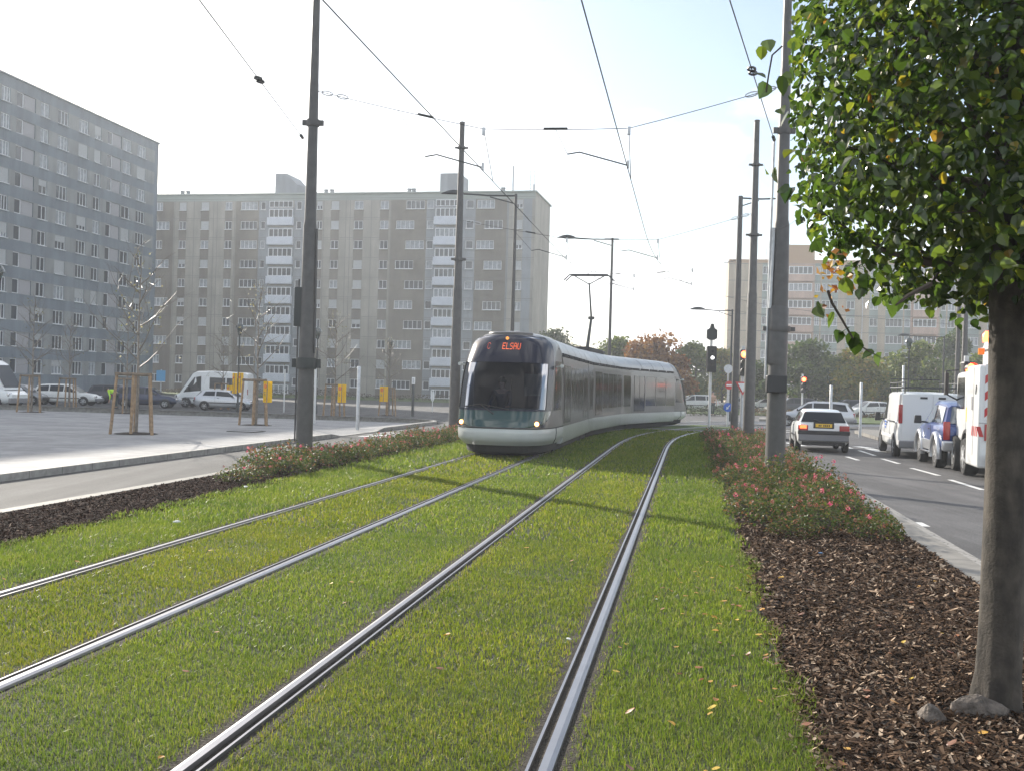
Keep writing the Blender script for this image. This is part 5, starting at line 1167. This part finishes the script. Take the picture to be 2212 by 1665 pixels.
# ================================================================ VEGETATION
def leaf_field(name, C, Nn, size, shape, m, parent=None, fold=.25, aspect=1.0, roll=None):
    """one polygon leaf per centre C with normals Nn; shape = 2D outline fan"""
    n = len(C); k = len(shape); Nn = Nn/np.maximum(1e-6, np.linalg.norm(Nn, axis=1))[:, None]
    r = RNG.normal(size=(n, 3)) if roll is None else roll; u = r-Nn*np.sum(r*Nn, 1)[:, None]; u /= np.maximum(1e-6, np.linalg.norm(u, axis=1))[:, None]; w = np.cross(Nn, u)
    sh = np.array(shape); V = C[:, None, :]+u[:, None, :]*(sh[None, :, 0, None]*size[:, None, None])+w[:, None, :]*(sh[None, :, 1, None]*size[:, None, None]*aspect)+Nn[:, None, :]*(np.abs(sh[None, :, 1, None])*size[:, None, None]*fold*RNG.uniform(-.4, 1.6, (n, 1, 1)))
    V = V+Nn[:, None, :]*(-(sh[None, :, 0, None]**2)*size[:, None, None]*.35*RNG.uniform(0, 1.5, (n, 1, 1)))
    base = np.arange(n)[:, None]*k
    tri = np.array([(0, i, i+1) for i in range(1, k-1)]); Fc = (base[:, :, None]+tri[None]).reshape(-1, 3)
    return mesh_np(name, V.reshape(-1, 3), Fc, m, parent)
LIME = [(-.5, 0), (-.42, -.3), (-.1, -.46), (.25, -.32), (.62, 0), (.25, .32), (-.1, .46), (-.42, .3)]
QUAD = [(-.5, 0), (0, -.36), (.5, 0), (0, .36)]
M['lime'] = leaf_mat('lime_leaf', [(0, (.018, .036, .006)), (.5, (.042, .074, .011)), (.93, (.09, .125, .017)), (.985, (.16, .18, .02)), (.994, (.24, .18, .02)), (1, (.2, .09, .02))], .5, .22, .8, tcol=2.0)
M['trunk'] = mat('lime_bark', (.055, .046, .037), .9, var=(9, .35), bump=(60, .45, .012), detail=8)
def limb(b, p, d, L_, r, depth, rnd, mi=0):
    pts, rs = [p], [r]; n = 5; q = Vector(p); d = Vector(d).normalized()
    for i in range(n):
        d = (d+Vector((rnd.gauss(0, .12), rnd.gauss(0, .12), rnd.gauss(.03, .08)))).normalized(); q = q+d*L_/n; pts.append(q.copy()); rs.append(r*(1-.75*(i+1)/n))
    b.tube(pts, rs, 6 if r > .02 else 4, mi)
    if depth > 0:
        for k in range(rnd.choice((3, 4))):
            i = rnd.randint(1, n); a = Vector((rnd.gauss(0, 1), rnd.gauss(0, 1), rnd.gauss(.2, .6))).normalized(); limb(b, pts[i], (d*.75+a*.75), L_*rnd.uniform(.45, .7), rs[i]*.7, depth-1, rnd, mi)
# ---- near lime tree
TP = at(2154, 1527, 0); nt_ = thing('lime_tree', 'clipped lime tree with yellowing leaves standing in the mulch at the right edge', 'tree', TP)
rnd = random.Random(3); b = MB()
prof = [(.142, -.02), (.128, .05), (.12, .2), (.116, .5), (.11, 1.0), (.1, 1.7), (.098, 2.3), (.1, 2.45), (.085, 3.1), (.05, 4.1), (.02, 4.7)]
mottle(M['trunk'], 3.5, .65, 1.6, (1.6, 1.6, .5), (.4, .68)); n = 22; vs, fs = [], []
for r, z in prof:
    for k in range(n):
        a = 2*PI*k/n; q = r*(1+.05*math.sin(3*a+z*1.3)+.03*math.sin(7*a-z*3)+(.16*math.sin(5*a+.5) if z < .1 else 0)); vs.append((q*math.cos(a)+.015*math.sin(z*1.6), q*math.sin(a), z))
for i in range(len(prof)-1):
    for k in range(n): fs.append((i*n+k, i*n+(k+1) % n, (i+1)*n+(k+1) % n, (i+1)*n+k))
b.add(vs, fs); b.build('trunk', M['trunk'], nt_, 60)
b = MB()
for k in range(24):
    a = k*2.4; z = 2.3+k*.095; limb(b, Vector((0, 0, z)), Vector((math.cos(a), math.sin(a), .35)), .82, .035, 2, rnd)
tw = [dep(1788, 628, 5.05), dep(1797, 655, 5.05), dep(1818, 690, 5.0), dep(1840, 728, 5.0), dep(1862, 750, 5.0), dep(1900, 772, 5.0)]; tw = [p-TP for p in tw]
b.build('branches', M['bark_d'], nt_, 60); MB().tube(tw, [.008, .007, .006, .005, .004, .003], 5).build('shoot', M['bark_d'], nt_, 60); s2 = [dep(1690, 100, 5.1)-TP, dep(1668, 120, 5.1)-TP, dep(1660, 165, 5.1)-TP, dep(1655, 200, 5.1)-TP]; MB().tube(s2, .004, 4).build('shoot', M['bark_d'], nt_, 60)
MB().tube([dep(2010, 615, 5.2)-TP, dep(1960, 640, 5.1)-TP, dep(1935, 660, 5.1)-TP], [.014, .01, .005], 5).build('shoot', M['bark_d'], nt_, 60)
def crown_near():
    N_ = 28000; P = RNG.uniform(-1, 1, (N_*3, 3)); k = (np.abs(P[:, 0])**3.2+np.abs(P[:, 1])**3.2+np.abs(P[:, 2])**4); ok = (k < 1) & (RNG.random(N_*3) < .3+.7*np.clip(k, 0, 1)); P = P[ok][:N_]; k = k[ok][:N_]
    C = P*np.array([1.28, 1.2, 1.42])+np.array([.15, .1, 3.66])
    lump = np.sin(C[:, 0]*5.1+C[:, 2]*3.3)*np.sin(C[:, 1]*4.7-C[:, 2]*2.9+1)*np.sin(C[:, 2]*4.3+C[:, 0]*2.2)
    # ragged lower left corner and thinner places
    low = C[:, 2]-2.3; rag = (low < .32) & (RNG.random(len(C)) < .55); corner = (C[:, 0] < -.7) & (C[:, 2] < 2.5-(C[:, 0]+.7)*.75) & (RNG.random(len(C)) < .92)
    keep = ~(rag & (C[:, 0] < .2)) & ~corner & ((lump < .33) | (RNG.random(len(C)) < .35)); C, P = C[keep], P[keep]
    X2 = np.stack([RNG.uniform(-.5, 1.5, 2600), RNG.uniform(-1.1, 1.1, 2600), RNG.uniform(2.1, 2.75, 2600)], 1); X2 = X2[X2[:, 2] > 2.24-.1*X2[:, 0]-.05*np.sin(X2[:, 0]*7)]; C = np.concatenate([C, X2])
    # loose leaves on shoots sticking out of the clipped face
    ex = [dep(*q) for q in ((1660, 95, 5.1), (1645, 115, 5.1), (1650, 195, 5.1), (1641, 158, 5.1), (1656, 368, 5.05), (1672, 378, 5.05), (1692, 408, 5.0), (1702, 418, 5.0), (1700, 170, 5.1), (1690, 185, 5.1), (1688, 240, 5.0), (1693, 255, 5.0), (1770, 672, 5.05), (1768, 668, 5.0), (1795, 690, 5), (1820, 712, 5), (1842, 735, 5), (1848, 748, 5), (1812, 725, 5), (1875, 765, 5), (1898, 775, 5), (1925, 672, 5.05), (1940, 655, 5.1), (1975, 655, 5.1), (1830, 618, 4.9), (1858, 632, 4.9), (1870, 612, 4.9), (1905, 600, 4.9))]
    ex = np.array([tuple(p-TP) for p in ex]); Cx = np.concatenate([C, ex])
    cen = np.array([0, 0, 3.6]); out = (Cx-cen); out[:, 2] *= .6; out /= np.linalg.norm(out, axis=1)[:, None]+1e-6
    Nn = out*.75+np.array([0, 0, .55])+RNG.normal(0, .55, Cx.shape)
    size = np.clip(RNG.lognormal(-3.05, .33, len(Cx)), .022, .1)*np.where(RNG.random(len(Cx)) < .12, 1.15, 1); size[-len(ex):] = RNG.uniform(.06, .095, len(ex))
    roll = RNG.normal(size=Cx.shape)*.6+np.array([0, 0, -.9])
    leaf_field('crown', Cx, Nn, size, LIME, M['lime'], nt_, .3, 1.0, roll)
crown_near()
D_ = RNG.normal(size=(46, 3)); Cd = np.array([tuple(dep(1800, 600, 5.0)-TP)])+D_*np.array([.045, .05, .07]); leaf_field('dry_bracts', Cd, RNG.normal(size=Cd.shape), RNG.uniform(.02, .05, 46), QUAD, M['litter'], nt_)
# ---- background trees
def tree(px, top_py, Y, w, label, stops, z0=-.1, trunk_h=1.6, leaf=.4, n=4200, seed=0, dens=1.0, hy=None, group='trees beyond the junction'):
    hor = 832.5+.028*(px-CX); h = EYE+(hor-top_py)/F*Y-z0; p = dep(px, hor, Y); p.z = z0
    t = thing('broadleaf_tree', label, 'tree', p, 0, group); rr_ = random.Random(seed+17); rg_ = np.random.default_rng(seed+5)
    b = MB(); b.tube([(0, 0, -.05), (.05, 0, trunk_h), (0, .05, h*.55), (.05, 0, h*.85)], [.17, .12, .08, .02], 8)
    for k in range(7): a = k*2.3; limb(b, Vector((0, 0, trunk_h+h*.06*k)), Vector((math.cos(a), math.sin(a), .8)), w*.38, .05, 1, rr_)
    b.build('trunk', M['bark_d'], t, 60)
    cl = []
    for k in range(15):
        a = rr_.uniform(0, 6.28); q = rr_.uniform(0, 1); zz = trunk_h*.8+(h-trunk_h*.8)*(.1+.8*q); R = w*.6*math.sqrt(max(.12, 1-((q-.42)/.62)**2))*rr_.uniform(.3, .8); cl.append((math.cos(a)*R, math.sin(a)*R, zz, w*rr_.uniform(.17, .28)))
    cl.append((0, 0, h-w*.16, w*.2)); cl = np.array(cl); i = rg_.integers(0, len(cl), int(n*dens)); D = rg_.normal(size=(len(i), 3)); D /= np.linalg.norm(D, axis=1)[:, None]; rad = rg_.random(len(i))**.4*1.12
    C = cl[i, :3]+D*(cl[i, 3]*rad)[:, None]*np.array([1, 1, .85]); C = C[C[:, 2] > trunk_h*.45]
    m = leaf_mat('foliage', stops, .38, .5, .3); Nn = rg_.normal(size=C.shape)+np.array([0, 0, .5])+(C-np.array([0, 0, h*.5]))*.25
    leaf_field('crown', C, Nn, rg_.uniform(.55, 1.25, len(C))*leaf, QUAD, m, t, .15); return t
DG = [(0, (.025, .05, .012)), (.6, (.055, .09, .018)), (1, (.1, .13, .028))]; YG = [(0, (.08, .1, .015)), (.6, (.18, .18, .025)), (.9, (.28, .23, .03)), (1, (.28, .16, .03))]; MG = [(0, (.05, .08, .015)), (.6, (.1, .135, .024)), (1, (.17, .19, .035))]; OR = [(0, (.12, .05, .014)), (.5, (.22, .095, .02)), (1, (.3, .16, .035))]
GR = 'trees in front of the warm beige block'; GM = 'trees showing beyond the tram'
for a in ((1668, 775, 92, 4.0, 'dark tree half hidden behind the thick pole with the cable box', DG, GR), (1745, 740, 98, 5.4, 'large dark green tree just right of the thick pole, before the warm beige block', DG, GR), (1838, 752, 96, 4.9, 'yellow-green tree with thin top in front of the warm beige block', YG, GR), (1905, 772, 104, 4.6, 'lower yellowing tree between the two lantern lamps', YG, GR),
          (1990, 746, 97, 6.0, 'broad light green tree left of the truck, behind the lantern lamp', MG, GR), (2062, 712, 112, 4.6, 'dark green tree behind the thin distant poles near the truck', DG, GR), (2135, 760, 100, 5, 'green tree behind the trunk of the near lime tree', MG, GR), (1940, 790, 112, 5, 'dark low tree in the gap between the yellowing trees', DG, GR), (1785, 775, 110, 5, 'mid-green tree filling the gap right of the large dark tree', MG, GR),
          (1195, 712, 118, 5.6, 'green treetop peeping above the tram roof beside the beige block', DG, GM), (1345, 730, 105, 5.4, 'green tree directly right of the mast lamp behind the tram', MG, GM), (1405, 733, 98, 6.0, 'large orange-brown autumn tree above the rear of the tram', OR, GM), (1448, 770, 96, 4.2, 'smaller orange autumn tree over the tram tail', OR, GM), (1502, 744, 112, 4.6, 'tall green tree between the autumn trees and the tram signal', MG, GM), (1560, 760, 118, 5.2, 'pale green tree right of the tram signal', YG, GM), (1280, 780, 125, 5, 'low green tree mostly hidden behind the tram roof', MG, GM), (1610, 770, 125, 4.5, 'pale green tree behind the grey masts', MG, GM)):
    tree(a[0], a[1], a[2], a[3], a[4], a[5], seed=int(a[0]), group=a[6], trunk_h=1.3 if a[6] == GM else 1.7)
def hedge(name, pts, w, h, label, stops, n, leaf):
    m = leaf_mat('foliage', stops, .35, .5, .3); C = []
    pts = [np.array(p, float) for p in pts]
    for _ in range(n):
        k = RNG.integers(0, len(pts)-1); f = RNG.random(); p = pts[k]+(pts[k+1]-pts[k])*f; hh = h*(.72+.28*math.sin(p[0]*.31)*math.sin(p[0]*.13+1)); C.append((p[0]+RNG.normal(0, w*.3), p[1]+RNG.normal(0, w*.3), p[2]+hh*RNG.random()**.8))
    C = np.array(C); o = leaf_field(name, C, RNG.normal(size=C.shape)+np.array([0, 0, .6]), RNG.uniform(.6, 1.3, len(C))*leaf, QUAD, m, None, .15); kind(o, 'stuff'); return tag(o, label, 'shrubs')
hedge('distant_wood', [(-10, 240, -.5), (60, 235, -.5), (150, 225, -.5)], 7, 8.5, 'distant green belt of trees closing the view between the blocks', MG, 5200, .95)
hedge('hedge', [(7.5, 76, -.1), (16, 79, -.1)], 1.0, 1.15, 'grey-green low hedge beyond the tail of the tram', [(0, (.03, .04, .025)), (1, (.08, .09, .06))], 1500, .14)
hedge('hedge', [(19, 84, -.1), (32, 82, -.1)], .9, .8, 'reddish low hedge along the far verge behind the white hatchback', [(0, (.08, .05, .025)), (1, (.16, .11, .04))], 1500, .13)
hedge('shrub_border', [(-46, 140, -.45), (-8, 133, -.45)], 1.2, 1.1, 'brownish shrubs along the foot of the beige block', [(0, (.04, .04, .025)), (1, (.1, .07, .04))], 2600, .2)
# ---- rose bushes
M['rose'] = leaf_mat('rose_leaf', [(0, (.03, .05, .014)), (.5, (.06, .09, .02)), (.76, (.11, .125, .03)), (.87, (.16, .09, .04)), (1, (.24, .11, .065))], .42, .45, .2)
M['petal'] = leaf_mat('rose_petal', [(0, (.5, .03, .13)), (.5, (.6, .09, .2)), (.75, (.5, .16, .12)), (1, (.65, .3, .33))], .35, .5)
M['faded'] = leaf_mat('faded_bloom', [(0, (.22, .07, .05)), (1, (.36, .16, .11))], .3, .6)
def rose_proto(seed, nf, label, group, n=850, spread=.42, hgt_=.52):
    rg_ = np.random.default_rng(seed); rnd = random.Random(seed); t = thing('rose_bush', label, 'rose bush', (0, 0, 0), 0, group)
    b = MB()
    for k in range(9): limb(b, Vector((0, 0, 0)), Vector((rnd.gauss(0, .6), rnd.gauss(0, .6), .8)), hgt_*.85, .008, 1, rnd)
    b.build('stems', M['bark_d'], t, 60)
    a = rg_.uniform(0, 2*PI, n); r = np.sqrt(rg_.random(n))*spread; top = hgt_*(1-.45*(r/spread)**2)*(.86+.2*np.sin(a*3+seed)); z = .04+top*rg_.random(n)**.55
    C = np.stack([r*np.cos(a), r*np.sin(a), z], 1); leaf_field('foliage', C, rg_.normal(0, .6, C.shape)+np.array([0, 0, .8])+C*.6, rg_.uniform(.028, .06, n), QUAD, M['rose'], t, .3)
    fl, fd = [], []
    for k in range(nf):
        q, R = rnd.uniform(0, 6.28), math.sqrt(rnd.random())*spread*.9; c = np.array([R*math.cos(q), R*math.sin(q), hgt_*(1-.4*(R/spread)**2)+rnd.uniform(-.04, .07)]); D = rg_.normal(size=(16, 3)); D /= np.linalg.norm(D, axis=1)[:, None]
        (fl if rnd.random() < .4 else fd).append((c+D*rnd.uniform(.014, .032), D))
    for nm, L_, m in (('flowers', fl, 'petal'), ('faded_blooms', fd, 'faded')):
        if L_: leaf_field(nm, np.concatenate([q[0] for q in L_]), np.concatenate([q[1] for q in L_]), np.full(16*len(L_), .027), QUAD, M[m], t, .4)
    return t
GL, GRB = 'rose bushes in the bed left of the tracks', 'rose bushes in the bed right of the tracks'
LL, LR = 'low rose bush with pink blooms in the long bed between left road and tram lawn', 'low rose bush with pink blooms in the dense bed between tram lawn and right road'
pos = []
rnd = random.Random(21)
for i in range(33):
    s = 17.0+i*.72
    for o in ((-6.35, -5.75) if s > 18 else (-6.0,)): pos.append((s+rnd.uniform(-.25, .25), o+rnd.uniform(-.15, .15), 'L'))
for i in range(37):
    s = 13.35+i*.74
    for o in ((2.35, 3.0, 3.65) if s > 13.9 else (2.7, 3.75)): pos.append((s+rnd.uniform(-.25, .25), o+rnd.uniform(-.16, .16), 'R'))
protos = {'L': [rose_proto(40+k, 3+k, LL, GL, 560, .44, .38) for k in range(3)], 'R': [rose_proto(60+k, 2+2*k, LR, GRB, 700, .42, .37+.04*k) for k in range(4)]}; first = set()
for i, (s, o, sd) in enumerate(pos):
    pr = protos[sd][i % len(protos[sd])]
    c = pr if id(pr) not in first else copy_tree(pr); first.add(id(pr)); c.location = st(s, o, -.02); c.rotation_euler = (0, 0, rnd.uniform(0, 6.28)); k = rnd.uniform(.62, 1.2); c.scale = (k, k, k*rnd.uniform(.8, 1.2))
# ---- staked saplings on the plaza
def sapling(px, py, label, seed, h=5.4, deep=3, frame_h=1.78, wd=1.05, flags=(), plate_lab=''):
    p = plz(px, py); t = thing('sapling_tree', label, 'young tree', p, 0, 'bare saplings on the plaza'); rnd = random.Random(seed); b = MB()
    b.tube([(0, 0, 0), (.02, 0, 1.5), (-.02, .02, h*.55), (.03, 0, h)], [.05, .042, .028, .006], 7); b.build('trunk', M['bark_s'], t, 60)
    b = MB()
    for k in range(13): a = k*2.4+seed; z = 1.9+(h-2.3)*k/13; limb(b, Vector((0, 0, z)), Vector((math.cos(a), math.sin(a), .85)), (h-z)*.45+.5, .022, 2, rnd)
    b.build('twigs', M['twig'], t)
    n = 130; C = []
    for k in range(n): z = 2.2+(h-2.2)*rnd.random(); a = rnd.uniform(0, 6.28); R = rnd.uniform(.2, 1)*(.55*(h-z)*.5+.35); C.append((R*math.cos(a), R*math.sin(a), z))
    C = np.array(C); leaf_field('last_leaves', C, RNG.normal(size=C.shape), RNG.uniform(.05, .09, n), QUAD, M['lastleaf'], t)
    f = thing('stake_frame', label.replace('young tree', 'stakes round the young tree').replace('bare sapling', 'timber stakes round the sapling'), 'stake frame', p, rnd.uniform(-.12, .12), 'timber stake frames round the saplings')
    top = []
    for i, (sx_, sy) in enumerate(((-1, -.7), (1, -.7), (.0, -.75), (-.35, .8), (.45, .8))):
        a = Vector((sx_*wd/2*1.08, sy*wd/2*1.1, -.02)); c = Vector((sx_*wd/2*.86, sy*wd/2*.88, frame_h)); b = MB(); b.tube([a, c], [.048, .042], 8); b.build('stake', M['stake'], f, 40); top.append(c)
    for i, j in ((0, 2), (2, 1), (1, 4), (4, 3), (3, 0)):
        b = MB(); u = (top[j]-top[i]).normalized()*.04; b.tube([top[i]-u-Vector((0, 0, .05)), top[j]+u-Vector((0, 0, .05))], .055, 6); b.build('rail', M['railw'], f, 40)
    b = MB(); b.lathe([(.62, .004), (.4, .03), (0.01, .05)], 16, (0, 0, 0), cap=False); b.build('planting_pit', M['mulchbase'], f)
    return p
M['railw'] = mat('weathered_rail', (.17, .13, .09), .8, var=(7, .25)); M['twig'] = mat('shiny_twig', (.15, .125, .1), .45, spec=.5); M['lastleaf'] = leaf_mat('last_leaf', [(0, (.1, .11, .04)), (.6, (.2, .17, .06)), (1, (.42, .4, .3))], .45, .3, .6)
sps = [(294, 936, 'bare sapling in the largest stake frame on the plaza', 1), (68, 890, 'bare sapling in front of the white estate, by the left picture edge', 2), (148, 880, 'bare sapling behind the white estate car roof line', 3), (553, 918, 'bare sapling left of the nearest left pole', 4), (480, 884, 'bare sapling in front of the white minibus', 5), (722, 905, 'bare sapling right of the nearest left pole, with one yellow panel', 6), (838, 897, 'bare sapling on the far plaza corner with twin yellow panels', 7), (272, 893, 'bare sapling behind the largest stake frame', 8)]
SP = {}
for px, py, lb, sd in sps: SP[sd] = sapling(px, py, lb, sd, h=5.5 if sd != 7 else 5.0, wd=1.12 if sd == 1 else 1.0)
# ---- yellow panels tied to stakes and lamp
def panel(p, z, w, h, label, tilt=0.0, fold=True):
    t = thing('yellow_panel', label, 'notice panel', p+Vector((0, 0, z)), tilt, 'yellow panels tied to stakes and lamp')
    b = MB(); P = [[(-w/2, .05, -h/2), (-w/2, .05, h/2)], [(-.01, -.05, -h/2), (-.01, -.05, h/2)], [(w/2, .04, -h/2), (w/2, .04, h/2)]]; b.grid(P); b.grid([[(x, y+.012, z_) for x, y, z_ in r] for r in P], flip=True); s_ = b.build('sheet', M['yellow'], t, 30)
    b = MB(); pts = [(-w*.24+.17*w*math.cos(a)*1.15, .0-.012, h*.26+.17*w*1.5*math.sin(a)) for a in fr(0, 2*PI, 17)[:-1]]; b.add([(x, -.006-.05*(1-abs(x)/(w/2))+.05*(abs(x)/(w/2)), z_) for x, y, z_ in pts], [tuple(range(16))]); b.build('orange_disc', M['orange'], s_)
    b = MB()
    for k in range(3): b.box((-w*.25, .0-.006, -.02-k*.06), (w*.36-.03*k, .012, .02))
    b.box((0.0, -.056, 0), (.03, .01, h*.98)); b.build('dark_marks', M['bark_s'], s_); return t
panel(SP[4]+Vector((.5, -.42, 0)), 1.3, .34, .8, 'yellow panel on the stake left of the nearest left pole'); panel(SP[6]+Vector((.42, -.45, 0)), 1.32, .42, .92, 'yellow panel with orange disc on the stake right of the nearest left pole')
panel(SP[7]+Vector((-.25, -.45, 0)), 1.35, .52, .95, 'folded yellow panel on the far corner stake frame'); lp = plz(513, 889); panel(lp+Vector((-.18, -.2, 0)), 1.75, .3, 1.25, 'tall yellow panel on the left side of the lantern post'); panel(lp+Vector((.2, -.2, 0)), 1.8, .3, 1.2, 'tall yellow panel on the right side of the lantern post')
panel(SP[5]+Vector((.55, -.4, 0)), 1.25, .36, .8, 'small yellow panel by the stake frame before the white minibus')
# ================================================================ SKY, SUN, CAMERA
SUN_AZ, SUN_EL = math.radians(-36), math.radians(22)    # sun ahead and to the left
sd = Vector((math.sin(SUN_AZ)*math.cos(SUN_EL), math.cos(SUN_AZ)*math.cos(SUN_EL), math.sin(SUN_EL)))
sun = bpy.data.lights.new('sun', 'SUN'); sun.energy = 4.2; sun.angle = math.radians(.55); sun.color = (1, .93, .82); so = bpy.data.objects.new('sun', sun); COL.objects.link(so)
so.rotation_euler = sd.to_track_quat('Z', 'Y').to_euler(); so.location = (0, 0, 60)
wd_ = bpy.data.worlds.new('World'); SC.world = wd_; wd_.use_nodes = True; nt = wd_.node_tree; N, L = nt.nodes, nt.links; bg = N['Background']
sk = N.new('ShaderNodeTexSky'); sk.sky_type = 'NISHITA'; sk.sun_disc = False; sk.sun_elevation = SUN_EL; sk.sun_rotation = SUN_AZ; sk.air_density = 1.0; sk.dust_density = 1.2; sk.ozone_density = 1.0
tc = N.new('ShaderNodeTexCoord'); mp = N.new('ShaderNodeMapping'); mp.inputs['Scale'].default_value = (1.0, 1.0, 2.6); mp.inputs['Location'].default_value = (.35, .2, .1); L.new(tc.outputs['Generated'], mp.inputs['Vector'])
ns = N.new('ShaderNodeTexNoise'); ns.inputs['Scale'].default_value = 3.2; ns.inputs['Detail'].default_value = 7; ns.inputs['Roughness'].default_value = .52; L.new(mp.outputs['Vector'], ns.inputs['Vector'])
rp = N.new('ShaderNodeValToRGB'); rp.color_ramp.elements[0].position = .46; rp.color_ramp.elements[1].position = .6; L.new(ns.outputs['Fac'], rp.inputs['Fac'])
mx = N.new('ShaderNodeMix'); mx.data_type = 'RGBA'; L.new(rp.outputs['Color'], mx.inputs['Factor']); L.new(sk.outputs['Color'], mx.inputs['A']); mx.inputs['B'].default_value = (9, 9.1, 9.3, 1)
L.new(mx.outputs['Result'], bg.inputs['Color']); bg.inputs['Strength'].default_value = .1
cam = bpy.data.cameras.new('camera'); co = bpy.data.objects.new('camera', cam); COL.objects.link(co); SC.camera = co
s_, c_ = math.sin(ROLL), math.cos(ROLL); co.matrix_world = frame(Vector((0, 0, EYE)), Vector((c_, 0, s_)), Vector((-s_, 0, c_)), Vector((0, -1, 0)))
cam.sensor_width = 36; cam.lens = F/2212*36; cam.clip_start = .05; cam.clip_end = 4000
vs_ = SC.view_settings; vs_.view_transform = 'Standard'; vs_.look = 'None'; vs_.exposure = 1.08; vs_.gamma = 1; vs_.use_curve_mapping = False
SC.cycles.use_denoising = True; SC.cycles.max_bounces = 6; SC.cycles.diffuse_bounces = 3; SC.cycles.glossy_bounces = 3; SC.cycles.transparent_max_bounces = 12; SC.cycles.transmission_bounces = 3; SC.cycles.sample_clamp_indirect = 6
# ---- light autumn haze over the whole place
def haze():
    b = MB(); x0, x1, y0, y1, z0, z1 = -400, 400, -40, 420, -2.0, 45; b.box(((x0+x1)/2, (y0+y1)/2, (z0+z1)/2), (x1-x0, y1-y0, z1-z0)); m = bpy.data.materials.new('haze_air'); m.use_nodes = True; nt = m.node_tree
    nt.nodes.remove(nt.nodes['Principled BSDF']); v = nt.nodes.new('ShaderNodeVolumePrincipled'); v.inputs['Color'].default_value = (.92, .95, 1, 1); v.inputs['Density'].default_value = .0011; v.inputs['Anisotropy'].default_value = .2
    nt.links.new(v.outputs[0], nt.nodes['Material Output'].inputs['Volume']); o = b.build('haze', m); kind(o, 'stuff')
haze()
